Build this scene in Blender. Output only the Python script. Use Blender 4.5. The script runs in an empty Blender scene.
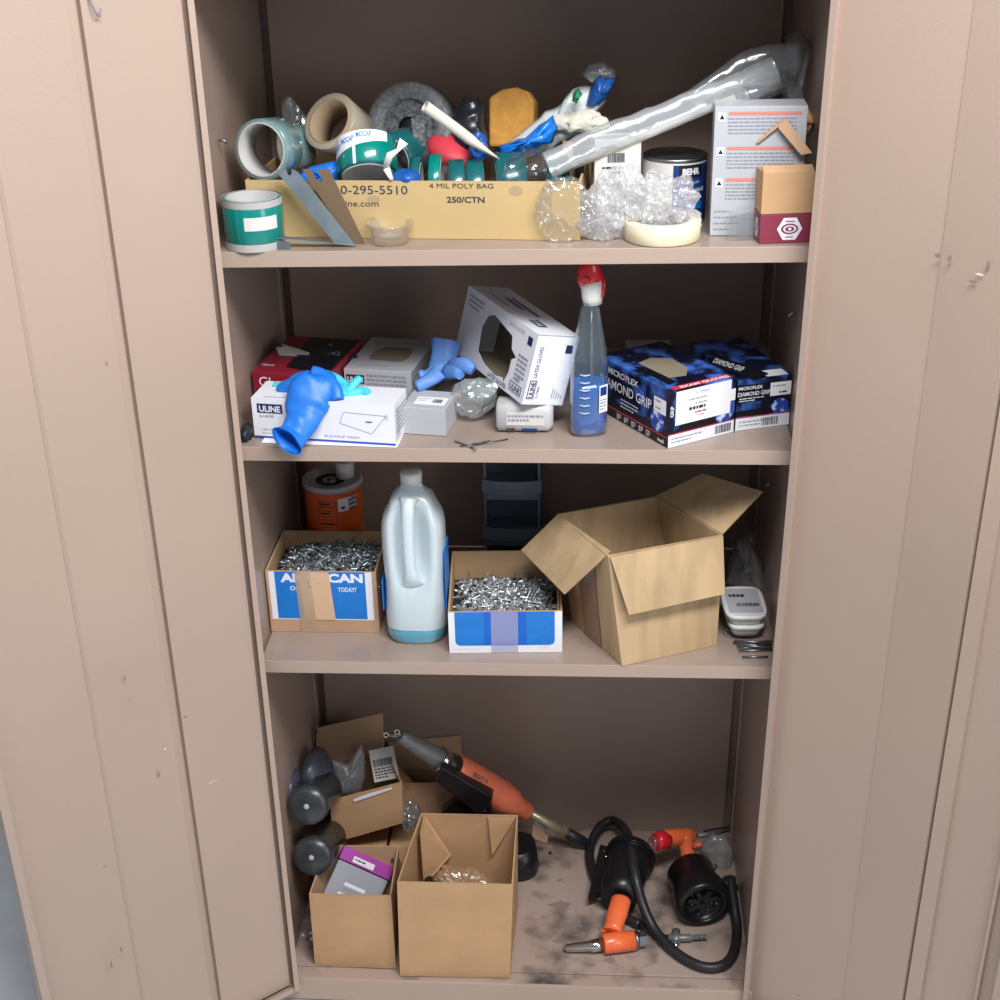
import bpy, bmesh, math, random
from mathutils import Vector, Matrix, noise
R = math.radians
# ---------------------------------------------------------------- camera
scene = bpy.context.scene
FPX = 1404.6; PPY = 50.4
CP = Vector((0.1074, -2.073, 2.0611))
CM = Matrix(((0.9983175, -0.0134577, 0.0564008), (0.0562842, 0.4587111, -0.8868011), (-0.0139373, 0.8884836, 0.4586968)))
cam_d = bpy.data.cameras.new('camera'); cam = bpy.data.objects.new('camera', cam_d)
scene.collection.objects.link(cam)
cam_d.sensor_width = 36; cam_d.lens = FPX / 1000 * 36; cam_d.shift_y = PPY / 1000
cam_d.clip_start = 0.05
cam.matrix_world = Matrix.Translation(CP) @ CM.to_4x4()
scene.camera = cam
# ---------------------------------------------------------------- light
scene.view_settings.view_transform = 'Standard'; scene.view_settings.look = 'None'
scene.view_settings.gamma = 1; scene.view_settings.exposure = 0.0
world = bpy.data.worlds.new('world'); scene.world = world; world.use_nodes = True
world.node_tree.nodes['Background'].inputs[0].default_value = (0.78, 0.87, 1.0, 1)
world.node_tree.nodes['Background'].inputs[1].default_value = 0.33
def area(name, loc, target, sx, sy, power, col):
    l = bpy.data.lights.new(name, 'AREA'); l.shape = 'RECTANGLE'; l.size = sx; l.size_y = sy
    l.energy = power; l.color = col
    o = bpy.data.objects.new(name, l); scene.collection.objects.link(o); o.location = loc
    o.rotation_euler = (Vector(target) - Vector(loc)).to_track_quat('-Z', 'Y').to_euler()
area('ceiling_lamp', (0.5, -1.35, 3.0), (-0.1, -0.2, 0.4), 1.4, 0.5, 82, (1, 0.985, 0.96))
area('doorway_light', (2.6, -2.3, 2.0), (-0.4, 0, 0.9), 1.0, 1.6, 24, (1, 0.98, 0.95))
# ---------------------------------------------------------------- measuring
SH = {1: (1.4973, .0115), 2: (1.1731, .002), 3: (.76885, .006), 4: (.06, 0.)}
DEPTH = .443; HW = .452; HO = .437
def ray(px, py):
    return (CM @ Vector(((px - 500) / FPX, -(py - 500 - PPY) / FPX, -1))).normalized()
def P(px, py, y):
    d = ray(px, py); return CP + d * ((y - CP.y) / d.y)
def on(s, px, py, dz=0):
    z0, sl = SH[s]; d = ray(px, py)
    t = (z0 + dz + sl * CP.x - CP.z) / (d.z - sl * d.x)
    return CP + d * t
def zs(s, x): return SH[s][0] + SH[s][1] * x
def plane_hit(px, py, o, n):
    d = ray(px, py); return CP + d * ((o - CP).dot(n) / d.dot(n))
# ---------------------------------------------------------------- materials
def c(r, g, b):
    return tuple((v / 12.92 if v <= .04045 else ((v + .055) / 1.055) ** 2.4) for v in (r / 255, g / 255, b / 255)) + (1,)
def mat(name, col, rough=.5, metal=0, var=0, vscale=8, bump=0, bscale=60, spec=.5, trans=0, coat=0, vcol=None, stretch=None, alpha=1, ior=1.45, lo=.35, hi=.65):
    m = bpy.data.materials.new(name); m.use_nodes = True; nt = m.node_tree; n = nt.nodes; L = nt.links
    b = n['Principled BSDF']
    b.inputs['Base Color'].default_value = col; b.inputs['Roughness'].default_value = rough
    b.inputs['Metallic'].default_value = metal; b.inputs['Specular IOR Level'].default_value = spec
    b.inputs['Transmission Weight'].default_value = trans; b.inputs['Coat Weight'].default_value = coat
    b.inputs['Alpha'].default_value = alpha; b.inputs['IOR'].default_value = ior
    if var or bump:
        tc = n.new('ShaderNodeTexCoord'); mp = n.new('ShaderNodeMapping'); L.new(tc.outputs['Object'], mp.inputs[0])
        if stretch: mp.inputs['Scale'].default_value = stretch
    if var:
        t = n.new('ShaderNodeTexNoise'); t.inputs['Scale'].default_value = vscale; t.inputs['Detail'].default_value = 5
        L.new(mp.outputs[0], t.inputs['Vector'])
        r = n.new('ShaderNodeValToRGB'); L.new(t.outputs['Fac'], r.inputs[0])
        r.color_ramp.elements[0].position = lo; r.color_ramp.elements[1].position = hi
        r.color_ramp.elements[0].color = col
        r.color_ramp.elements[1].color = vcol or tuple(v * (1 - var) for v in col[:3]) + (1,)
        L.new(r.outputs[0], b.inputs['Base Color'])
    if bump:
        t = n.new('ShaderNodeTexNoise'); t.inputs['Scale'].default_value = bscale; t.inputs['Detail'].default_value = 3
        L.new(mp.outputs[0], t.inputs['Vector'])
        bp = n.new('ShaderNodeBump'); bp.inputs['Strength'].default_value = bump; bp.inputs['Distance'].default_value = .002
        L.new(t.outputs['Fac'], bp.inputs['Height']); L.new(bp.outputs[0], b.inputs['Normal'])
    return m
def film(name, dens, col=(.9, .92, .94, 1), rough=.12, bump=.0, bscale=40):
    m = bpy.data.materials.new(name); m.use_nodes = True; nt = m.node_tree; n = nt.nodes; L = nt.links
    n.remove(n['Principled BSDF'])
    df = n.new('ShaderNodeBsdfDiffuse'); df.inputs[0].default_value = col
    gl = n.new('ShaderNodeBsdfGlossy'); gl.inputs['Roughness'].default_value = rough; gl.inputs[0].default_value = (1, 1, 1, 1)
    tr = n.new('ShaderNodeBsdfTransparent'); tr.inputs[0].default_value = tuple(.5 + .5 * v for v in col[:3]) + (1,)
    m1 = n.new('ShaderNodeMixShader'); m2 = n.new('ShaderNodeMixShader'); lw = n.new('ShaderNodeLayerWeight'); lw.inputs[0].default_value = .25
    m1.inputs[0].default_value = dens * .8
    mr = n.new('ShaderNodeMapRange'); mr.inputs['To Min'].default_value = .07; mr.inputs['To Max'].default_value = .75
    L.new(lw.outputs['Facing'], mr.inputs[0]); L.new(mr.outputs[0], m2.inputs[0])
    L.new(tr.outputs[0], m1.inputs[1]); L.new(df.outputs[0], m1.inputs[2])
    L.new(m1.outputs[0], m2.inputs[1]); L.new(gl.outputs[0], m2.inputs[2]); L.new(m2.outputs[0], n['Material Output'].inputs[0])
    if bump:
        tc = n.new('ShaderNodeTexCoord'); t = n.new('ShaderNodeTexNoise'); t.inputs['Scale'].default_value = bscale
        L.new(tc.outputs['Object'], t.inputs['Vector'])
        bp = n.new('ShaderNodeBump'); bp.inputs['Strength'].default_value = bump; bp.inputs['Distance'].default_value = .004
        L.new(t.outputs['Fac'], bp.inputs['Height']); L.new(bp.outputs[0], gl.inputs['Normal']); L.new(bp.outputs[0], lw.inputs['Normal'])
    return m
PAINT = c(174, 154, 141)
M = {}
M['paint'] = mat('cabinet_paint', PAINT, .38, bump=.12, bscale=220, var=.05, vscale=3)
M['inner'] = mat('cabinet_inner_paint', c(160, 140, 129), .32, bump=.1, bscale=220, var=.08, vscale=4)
M['pan'] = mat('soiled_paint', c(166, 147, 137), .42, bump=.2, bscale=90, var=1, vscale=11, vcol=c(78, 72, 72), lo=.52, hi=.70)
M['shelf'] = mat('shelf_paint', c(156, 139, 129), .28, bump=.1, bscale=200, var=.15, vscale=9, lo=.45, hi=.7)
M['concrete'] = mat('concrete', c(238, 238, 238), .7, var=.15, vscale=5, bump=.2)
M['white_wall'] = mat('white_wall', c(215, 218, 226), .8, var=.05)
M['kraft'] = mat('kraft_board', c(192, 154, 116), .8, var=.10, vscale=14, bump=.15, bscale=90)
M['kraft_tan'] = mat('tan_board', c(194, 168, 120), .75, var=.05, vscale=9, bump=.1)
M['kraft_big'] = mat('corrugated_board', c(196, 168, 130), .75, var=.24, vscale=30, bump=.35, bscale=40, stretch=(1, 1, .12))
M['kraft_in'] = mat('board_inside', c(176, 146, 112), .85, var=.1, vscale=12)
M['kraft_dull'] = mat('dull_board', c(188, 154, 124), .8, var=.12, vscale=12, bump=.1)
M['white'] = mat('white_card', c(228, 230, 240), .5)
M['offwhite'] = mat('off_white_card', c(208, 206, 204), .6)
M['greycard'] = mat('grey_card', c(178, 181, 188), .45)
M['greyprint'] = mat('grey_print', c(140, 144, 156), .6)
M['navy'] = mat('navy_print', c(32, 42, 88), .5)
M['ink'] = mat('black_ink', c(26, 26, 30), .5)
M['inkblue'] = mat('dark_ink', c(42, 50, 66), .7)
M['red'] = mat('red_print', c(205, 50, 62), .5)
M['pinkred'] = mat('pale_red_print', c(214, 130, 120), .6)
M['blueprint'] = mat('blue_print', c(24, 122, 212), .4, var=.12, vscale=40)
M['blue2'] = mat('deeper_blue_print', c(16, 98, 200), .4)
M['bluestrip'] = mat('blue_line', c(40, 70, 180), .4)
M['maroon'] = mat('maroon_card', c(130, 26, 46), .45)
M['maroon2'] = mat('maroon_print', c(134, 52, 72), .5)
M['galaxy'] = mat('blue_black_print', c(12, 16, 40), .3, var=1, vscale=26, vcol=c(70, 118, 215), lo=.47, hi=.68)
M['galaxy2'] = mat('blue_white_print', c(34, 70, 170), .3, var=1, vscale=70, vcol=c(200, 215, 245), lo=.5, hi=.6)
M['blackgloss'] = mat('black_plastic', c(22, 22, 25), .32)
M['blackprint'] = mat('black_print', c(13, 15, 26), .35)
M['spool'] = mat('dusty_black_plastic', c(44, 47, 52), .3, var=.4, vscale=20, vcol=c(62, 66, 70))
M['rubber'] = mat('black_rubber', c(38, 38, 41), .42, bump=.2, bscale=150)
M['darkbin'] = mat('dark_grey_plastic', c(112, 124, 140), .45)
M['darkbag'] = mat('black_plastic_film', c(34, 36, 44), .22, bump=.6, bscale=25)
M['greybag'] = mat('slate_plastic', c(64, 68, 80), .35, bump=.3, bscale=30)
M['orange'] = mat('orange_enamel', c(238, 112, 66), .3, coat=.3)
M['orange_worn'] = mat('worn_orange_enamel', c(220, 116, 86), .42, var=.3, vscale=25, lo=.5, hi=.8)
M['orangecan'] = mat('orange_label', c(226, 98, 44), .45, var=.08, vscale=10)
M['redgloss'] = mat('red_plastic', c(206, 34, 44), .22, coat=.4)
M['redsoft'] = mat('red_card', c(206, 62, 76), .5)
M['chrome'] = mat('chrome', c(205, 205, 205), .16, 1)
M['steel'] = mat('steel', c(150, 152, 155), .38, 1, var=.2, vscale=30)
M['gunmetal'] = mat('gunmetal', c(132, 134, 136), .45, .4, var=.2, vscale=30)
M['brass'] = mat('brass', c(176, 168, 138), .35, .5)
M['galv'] = mat('galvanised_steel', c(128, 140, 148), .42, .6, var=.25, vscale=30)
M['bronze'] = mat('brown_steel', c(116, 96, 76), .5, .5)  # brownish steel of the second, slotted bracket
M['rivet'] = mat('rivet_steel', c(200, 205, 210), .32, .7)
M['rivetd'] = mat('rivet_dark', c(160, 168, 176), .34, .75)
M['rivetbase'] = mat('rivet_mass', c(74, 80, 86), .5, .7, var=.6, vscale=160, bump=1, bscale=200)
M['teal'] = mat('teal_tape', c(0, 124, 116), .22, coat=.5)
M['tealdark'] = mat('dark_teal_tape', c(20, 92, 98), .28, coat=.4)
M['greycore'] = mat('grey_core', c(172, 172, 172), .6)
M['brownish'] = mat('brown_core', c(150, 130, 106), .8)
M['packtape'] = mat('clear_tape_roll', c(168, 158, 140), .2, coat=.5, alpha=.88)
M['bluenitrile'] = mat('blue_nitrile', c(34, 116, 214), .42, bump=.25, bscale=30)
M['aqua'] = mat('aqua_nitrile', c(70, 196, 222), .45, bump=.2, bscale=30)
M['slateblue'] = mat('slate_blue_nitrile', c(92, 138, 208), .5, bump=.2, bscale=30)
M['greyglove'] = mat('grey_nitrile', c(150, 150, 150), .55, bump=.2)
M['blackglove'] = mat('black_nitrile', c(28, 32, 44), .5, bump=.3, bscale=30)
M['sponge'] = mat('sponge', c(206, 150, 72), .9, var=.2, vscale=60, bump=.6, bscale=90)
M['mesh'] = mat('dark_mesh_roll', c(58, 62, 66), .75, var=.5, vscale=180, vcol=c(112, 116, 120), bump=.6, bscale=200)
M['meshlight'] = mat('grey_mesh_roll', c(92, 96, 100), .6, var=.4, vscale=180, vcol=c(128, 132, 136), bump=.5, bscale=200)
M['whitepl'] = mat('white_plastic', c(222, 224, 222), .35)
M['tube'] = mat('off_white_tube', c(206, 202, 192), .5)
M['cream'] = mat('cream_tape', c(230, 220, 190), .6)
M['cotton'] = mat('cotton', c(205, 202, 190), .95, bump=.8, bscale=50)
M['bluebag'] = mat('blue_film', c(10, 112, 205), .25, bump=.5, bscale=25)
M['bluebagd'] = mat('deep_blue_film', c(28, 84, 160), .3, bump=.5, bscale=25)
M['greenprint'] = mat('green_print', c(44, 128, 96), .4)
M['paleblue'] = mat('pale_film_print', c(196, 204, 208), .35)
M['canblue'] = mat('can_blue', c(24, 58, 122), .35)
M['film'] = film('clear_film', .03)
M['corewhite'] = mat('white_core', c(225, 228, 232), .5)
M['jugwet'] = film('wet_milky_plastic', .12, (.6, .82, .9, 1), .2)
M['filmh'] = film('hazy_film', .26, (.80, .84, .88, 1), .2, .5)
M['filmg'] = film('grey_film', .16, (.55, .6, .65, 1), .16, .5)
M['bubble'] = film('crinkled_film', .24, (.93, .93, .95, 1), .14)
M['amber'] = film('amber_film', .35, (.72, .52, .34, 1), .2, .8, 60)
M['clearcup'] = film('clear_plastic', .06, (.85, .87, .88, 1), .1)
M['clearteal'] = film('sheer_teal', .45, (.30, .52, .54, 1), .15)
M['jug'] = film('milky_plastic', .92, (.74, .86, .92, 1), .3)
M['liquid'] = mat('teal_liquid', c(60, 180, 205), .15)
M['liquid2'] = mat('blue_cleaner', c(0, 100, 190), .08, spec=.8)
M['bottle'] = film('clear_bottle', .06, (.55, .68, .76, 1), .06)
M['bottlerib'] = mat('moulded_rib', c(200, 215, 225), .15, alpha=.7)
M['labelwhite'] = mat('white_label', c(235, 236, 240), .4)  # plain white ground of the printed spray bottle label
M['purple'] = mat('purple_print', c(166, 62, 160), .4)
M['packgrey'] = mat('clear_pack_grey', c(160, 163, 174), .25, bump=.2)
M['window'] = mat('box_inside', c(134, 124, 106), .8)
M['paper'] = mat('paper', c(236, 236, 240), .6)
M['tapestrip'] = film('brown_tape', .5, (.72, .58, .40, 1), .25)
M['tapebrown'] = mat('purple_brown_tape', c(150, 122, 106), .3)
M['tapeclear'] = film('clear_tape_strip', .35, (.62, .66, .86, 1), .2)
M['strip'] = mat('kraft_tape', c(210, 178, 146), .6)
M['darkout'] = mat('shadow_gap', c(70, 60, 55), .6)
# ---------------------------------------------------------------- mesh builder
def V3(*a): return Vector(a)
_tx = {}
def text_geo(s, bold):
    k = (s, bold)
    if k in _tx: return _tx[k]
    cu = bpy.data.curves.new('t', 'FONT'); cu.body = s; cu.size = 1; cu.offset = bold; cu.resolution_u = 3
    o = bpy.data.objects.new('t', cu); scene.collection.objects.link(o)
    bpy.context.view_layer.update()
    dg = bpy.context.evaluated_depsgraph_get(); me = bpy.data.meshes.new_from_object(o.evaluated_get(dg))
    vs = [v.co.copy() for v in me.vertices]; fs = [tuple(p.vertices) for p in me.polygons]
    bpy.data.objects.remove(o); bpy.data.curves.remove(cu); bpy.data.meshes.remove(me)
    _tx[k] = (vs, fs); return _tx[k]
class MB:
    def __init__(s): s.v = []; s.f = []; s.m = []; s.sm = []; s.mats = []
    def mi(s, m):
        m = M[m] if isinstance(m, str) else m
        if m not in s.mats: s.mats.append(m)
        return s.mats.index(m)
    def add(s, vs, fs, m, smooth=False):
        k = len(s.v); s.v += [Vector(p) for p in vs]; i = s.mi(m)
        for f in fs: s.f.append(tuple(k + a for a in f)); s.m.append(i); s.sm.append(smooth)
    def box(s, lo, hi, m, T=None):
        (a, b, c_), (d, e, f) = lo, hi
        vs = [V3(x, y, z) for z in (c_, f) for y in (b, e) for x in (a, d)]
        if T: vs = [T @ p for p in vs]
        s.add(vs, [(0, 2, 3, 1), (4, 5, 7, 6), (0, 1, 5, 4), (2, 6, 7, 3), (0, 4, 6, 2), (1, 3, 7, 5)], m)
    def slab(s, pts, t, m, n=None):   # planar polygon with thickness t along n
        pts = [Vector(p) for p in pts]
        if n is None: n = (pts[1] - pts[0]).cross(pts[2] - pts[1]).normalized()
        k = len(pts); vs = pts + [p + n * t for p in pts]
        fs = [tuple(range(k))[::-1], tuple(range(k, 2 * k))] + [(i, (i + 1) % k, k + (i + 1) % k, k + i) for i in range(k)]
        s.add(vs, fs, m)
    def loft(s, pts, rad, m, n=12, up=V3(0, 0, 1), caps=(1, 1), smooth=True, power=1):
        pts = [Vector(p) for p in pts]; N = len(pts); vs = []; fs = []
        if not isinstance(rad, (list, tuple)): rad = [rad] * N
        pu = None
        for i, p in enumerate(pts):
            t = (pts[min(i + 1, N - 1)] - pts[max(i - 1, 0)]).normalized()
            u = up if pu is None or up != V3(0, 0, 1) else pu
            u = u - t * u.dot(t)
            if u.length < 1e-3: u = V3(0, 1, 0) - t * t.y
            u.normalize(); pu = u; sd = t.cross(u)
            r = rad[i]; a, b = (r if isinstance(r, (tuple, list)) else (r, r))
            for k in range(n):
                th = 2 * math.pi * k / n; cx, sx = math.cos(th), math.sin(th)
                if power != 1:
                    cx = math.copysign(abs(cx) ** power, cx); sx = math.copysign(abs(sx) ** power, sx)
                vs.append(p + sd * (cx * a) + u * (sx * b))
        for i in range(N - 1):
            for k in range(n):
                a = i * n + k; b = i * n + (k + 1) % n; fs.append((a, b, b + n, a + n))
        s.add(vs, fs, m, smooth)
        k0 = len(s.v) - len(vs)
        i = s.mi(m)
        if caps[0]: s.f.append(tuple(k0 + q for q in range(n))[::-1]); s.m.append(i); s.sm.append(False)
        if caps[1]: s.f.append(tuple(k0 + (N - 1) * n + q for q in range(n))); s.m.append(i); s.sm.append(False)
    def lathe(s, prof, m, T=None, n=32, smooth=True, close=False):   # prof: (r, z)
        vs = []; fs = []
        for r, z in prof:
            for k in range(n):
                th = 2 * math.pi * k / n; vs.append(V3(r * math.cos(th), r * math.sin(th), z))
        if T: vs = [T @ p for p in vs]
        N = len(prof)
        for i in range(N if close else N - 1):
            for k in range(n):
                j = (i + 1) % N
                fs.append((i * n + k, i * n + (k + 1) % n, j * n + (k + 1) % n, j * n + k))
        s.add(vs, fs, m, smooth)
    def rect(s, F, u0, v0, u1, v1, m, lay=1):
        s.add([F @ V3(u, v, lay * .0003) for u, v in ((u0, v0), (u1, v0), (u1, v1), (u0, v1))], [(0, 1, 2, 3)], m)
    def poly(s, F, pts, m, lay=1):
        s.add([F @ V3(u, v, lay * .0003) for u, v in pts], [tuple(range(len(pts)))], m)
    def disc(s, F, u, v, a, b, m, lay=1, n=20):
        s.poly(F, [(u + a * math.cos(t * 2 * math.pi / n), v + b * math.sin(t * 2 * math.pi / n)) for t in range(n)], m, lay)
    def text(s, F, u, v, size, txt, m, lay=2, sx=1, bold=0, fit=None, rot=0):
        vs, fs = text_geo(txt, bold)
        w = max(p.x for p in vs) - min(p.x for p in vs); x0 = min(p.x for p in vs)
        k = (fit / (w * size)) if fit else sx
        cr, sr = math.cos(rot), math.sin(rot)
        out = []
        for p in vs:
            a, b = (p.x - x0) * size * k, p.y * size
            out.append(F @ V3(u + a * cr - b * sr, v + a * sr + b * cr, lay * .0003))
        s.add(out, fs, m)
    def lines(s, F, u, v, w, n, gap, m, h=None, lay=2, seed=1):   # rows of tiny print
        rn = random.Random(seed); h = h or gap * .4
        for i in range(n):
            x = u
            while x < u + w * (1 if i < n - 1 else .6):
                l = min(rn.uniform(.003, .009), u + w - x); s.rect(F, x, v - i * gap, x + l, v - i * gap + h, m, lay); x += l + .0015
    def barcode(s, F, u, v, w, h, m='ink', lay=2, seed=1):
        rn = random.Random(seed); x = u
        while x < u + w:
            a = rn.choice((.0005, .001, .0016)) * w / .03; s.rect(F, x, v, min(x + a, u + w), v + h, m, lay); x += a + rn.choice((.0006, .001)) * w / .03
    def build(s, name, parent=None, T=None, bevel=0, label=None):
        me = bpy.data.meshes.new(name)
        me.from_pydata([tuple(p) for p in s.v], [], s.f); me.update()
        for m in s.mats: me.materials.append(m)
        me.polygons.foreach_set('material_index', s.m); me.polygons.foreach_set('use_smooth', s.sm)
        o = bpy.data.objects.new(name, me); scene.collection.objects.link(o)
        if parent is not None:
            o.parent = parent
        if T is not None: o.matrix_world = T if parent is None else o.matrix_world
        if bevel:
            b = o.modifiers.new('bevel', 'BEVEL'); b.width = bevel; b.segments = 2; b.limit_method = 'ANGLE'; b.angle_limit = R(50)
        if label: o['label'] = label
        return o
def tag(o, label, cat, group=None, kind=None):
    o['label'] = label; o['category'] = cat
    if group: o['group'] = group
    if kind: o['kind'] = kind
    return o
def thing(name, label, cat, T=None, group=None):
    o = bpy.data.objects.new(name, None); scene.collection.objects.link(o); o.empty_display_size = .02
    if T is not None: o.matrix_world = T
    return tag(o, label, cat, group)
def frame(o, x, z=V3(0, 0, 1)):
    x = Vector(x).normalized(); y = Vector(z).cross(x).normalized(); z = x.cross(y)
    T = Matrix((x, y, z)).transposed().to_4x4(); T.translation = o; return T
def axis_frame(o, z, x=V3(1, 0, 0)):
    z = Vector(z).normalized(); x = V3(0, 1, 0) if abs(x.normalized().dot(z)) > .99 else x
    x = (x - z * x.dot(z)).normalized(); y = z.cross(x)
    T = Matrix((x, y, z)).transposed().to_4x4(); T.translation = o; return T
def stand(s, x, y, yaw, dz=0):
    sl = SH[s][1]; a = R(yaw)
    xx = V3(math.cos(a), math.sin(a), sl * math.cos(a)); zz = V3(-sl, 0, 1).normalized()
    return frame(V3(x, y, zs(s, x) + dz + .0006), xx, zz)
def faces(w, d, h):
    def F(o, u, v):
        T = Matrix((u, v, Vector(u).cross(v))).transposed().to_4x4(); T.translation = o; return T
    X, Y, Z = V3(1, 0, 0), V3(0, 1, 0), V3(0, 0, 1)
    return dict(front=F(V3(0, 0, 0), X, Z), right=F(V3(w, 0, 0), Y, Z), left=F(V3(0, d, 0), -Y, Z), top=F(V3(0, 0, h), X, Y), back=F(V3(w, d, 0), -X, Z), bottom=F(V3(0, d, 0), X, -Y))
def struct(o): o['kind'] = 'structure'; return o
def crumple(center, radii, seed=0, freq=18, amp=.25, sub=4, T=None, flat_bottom=None):
    bm = bmesh.new(); bmesh.ops.create_icosphere(bm, subdivisions=sub, radius=1)
    off = V3(seed * 7.3, seed * 3.1, seed * 1.7)
    for v in bm.verts:
        p = v.co.copy(); q = V3(p.x * radii[0], p.y * radii[1], p.z * radii[2])
        n1 = noise.noise(q * freq + off); n2 = abs(noise.noise(q * freq * 2.6 + off))
        k = 1 + amp * n1 * 1.6 - amp * n2 * 1.2
        v.co = q * k
        if flat_bottom is not None and v.co.z < flat_bottom: v.co.z = flat_bottom
    vs = [v.co.copy() for v in bm.verts]; fs = [tuple(x.index for x in f.verts) for f in bm.faces]; bm.free()
    T = T or Matrix.Identity(4)
    return [center + (T @ v) for v in vs], fs
def path_smooth(pts, k=4):
    pts = [Vector(p) for p in pts]; out = []
    for i in range(len(pts) - 1):
        p0 = pts[max(i - 1, 0)]; p1 = pts[i]; p2 = pts[i + 1]; p3 = pts[min(i + 2, len(pts) - 1)]
        for j in range(k):
            t = j / k
            out.append(.5 * ((2 * p1) + (p2 - p0) * t + (2 * p0 - 5 * p1 + 4 * p2 - p3) * t * t + (3 * p1 - p0 - 3 * p2 + p3) * t ** 3))
    out.append(pts[-1]); return out
def copy_tree(o, parent=None):
    n = o.copy(); scene.collection.objects.link(n)
    if parent is not None: n.parent = parent
    for ch in list(o.children): copy_tree(ch, n)
    return n
# ================================================================ SETTING
b = MB(); b.box((-3, -4, -.05), (3, 1.2, 0), 'concrete'); struct(b.build('floor'))
b = MB(); b.box((-3, 1.0, 0), (3, 1.08, 3), 'white_wall'); struct(b.build('wall_back'))
b = MB(); b.box((-3, .97, 0), (3, 1.0, .12), 'darkbin'); struct(b.build('baseboard_back'))

# ---- cabinet
CAB_TOP = 1.95
cab = thing('storage_cabinet', 'tall taupe steel storage cabinet with both doors swung open and four filled levels', 'cabinet', Matrix.Translation((0, .22, 0)))
def cpart(b, name, parent=cab, T=None, bevel=0, label=None):
    o = b.build(name, None, None, bevel, label)
    o.parent = parent; o.matrix_parent_inverse = parent.matrix_world.inverted()
    return o
def wpart(b, name, parent, bevel=0, label=None):   # geometry in world coordinates
    bpy.context.view_layer.update()
    inv = parent.matrix_world.inverted()
    b.v = [inv @ p for p in b.v]
    return b.build(name, parent, None, bevel, label)
YF = -.034
b = MB()
b.box((-HW - .008, YF, .0), (-HW, DEPTH + .026, CAB_TOP), 'inner')
wpart(b, 'side_panel', cab)
b = MB()
b.box((HW, YF, .0), (HW + .008, DEPTH + .026, CAB_TOP), 'inner')
wpart(b, 'side_panel', cab)
b = MB(); b.box((-HW + .017, DEPTH, 0), (HW - .017, DEPTH + .004, CAB_TOP), 'inner'); b.box((-HW, DEPTH + .022, 0), (HW, DEPTH + .026, CAB_TOP), 'inner')
for sx in (-1, 1): b.box((min(sx * (HW - .017), sx * (HW - .020)), DEPTH + .004, 0), (max(sx * (HW - .017), sx * (HW - .020)), DEPTH + .022, CAB_TOP), 'inner')
wpart(b, 'back_panel', cab)
b = MB(); b.box((-HW, YF, CAB_TOP - .06), (HW, YF + .002, CAB_TOP), 'paint'); b.box((-HW, YF, CAB_TOP - .003), (HW, DEPTH, CAB_TOP), 'inner')
wpart(b, 'top_panel', cab)
# bottom pan with a lower sill strip and front face
b = MB()
b.box((-HW, -.004, .04), (HW, DEPTH, .06), 'pan')
b.box((-HW, -.0335, .038), (HW, -.005, .0585), 'pan')
b.box((-HW - .02, -.040, .006), (HW + .02, -.034, .060), 'paint')
wpart(b, 'bottom_pan', cab, .0015)
# corner strips on the back and front jamb flanges
for sx in (-1, 1):
    b = MB()
    b.box((min(sx * HW, sx * (HW - .003)), DEPTH - .022, .06), (max(sx * HW, sx * (HW - .003)), DEPTH - .019, 1.94 if 0 else 1.47), 'paint')
    wpart(b, 'corner_strip', cab)
    b = MB()
    b.box((min(sx * HO, sx * (HW + .008)), YF - .002, .03), (max(sx * HO, sx * (HW + .008)), YF, CAB_TOP), 'paint')
    b.box((min(sx * HO, sx * (HO + .0012)), YF, .06), (max(sx * HO, sx * (HO + .0012)), YF + .012, CAB_TOP - .06), 'paint')
    wpart(b, 'door_jamb', cab)
# shelf clips
for (px, py, sx) in ((219, 141, -1), (796, 314, 1), (773, 484, 1), (726, 560, 1)):
    b = MB(); x0 = sx * HW; d = ray(px, py); q = CP + d * ((x0 - sx * .004 - CP.x) / d.x)
    b.loft([q, q + V3(-sx * .008, 0, .001), q + V3(-sx * .012, 0, -.004)], .0022, 'steel', 8)
    wpart(b, 'shelf_clip', cab)
for s in (1, 2, 3):
    z0, sl = SH[s]
    T = frame(V3(0, 0, z0), V3(1, 0, sl))
    b = MB()
    w = HW - .0045
    b.box((-w, -.001, -.0015), (w, DEPTH - .003, 0), 'shelf', T)
    b.box((-w, -.003, -.024), (w, -.001, 0), 'paint', T)
    b.box((-w, -.001, -.024), (w, .014, -.0225), 'paint', T)
    b.v = [Matrix.Translation((0, 0, -z0)) @ p for p in b.v]
    o = b.build('cabinet_shelf', None, Matrix.Translation((0, 0, z0)), .0007)
    tag(o, {1: 'topmost taupe steel shelf, carrying the long tan carton and tape rolls', 2: 'second taupe steel shelf from the top, carrying glove boxes', 3: 'third taupe steel shelf from the top, carrying rivet cartons and white jug'}[s], 'shelf', 'adjustable cabinet shelves')
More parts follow.
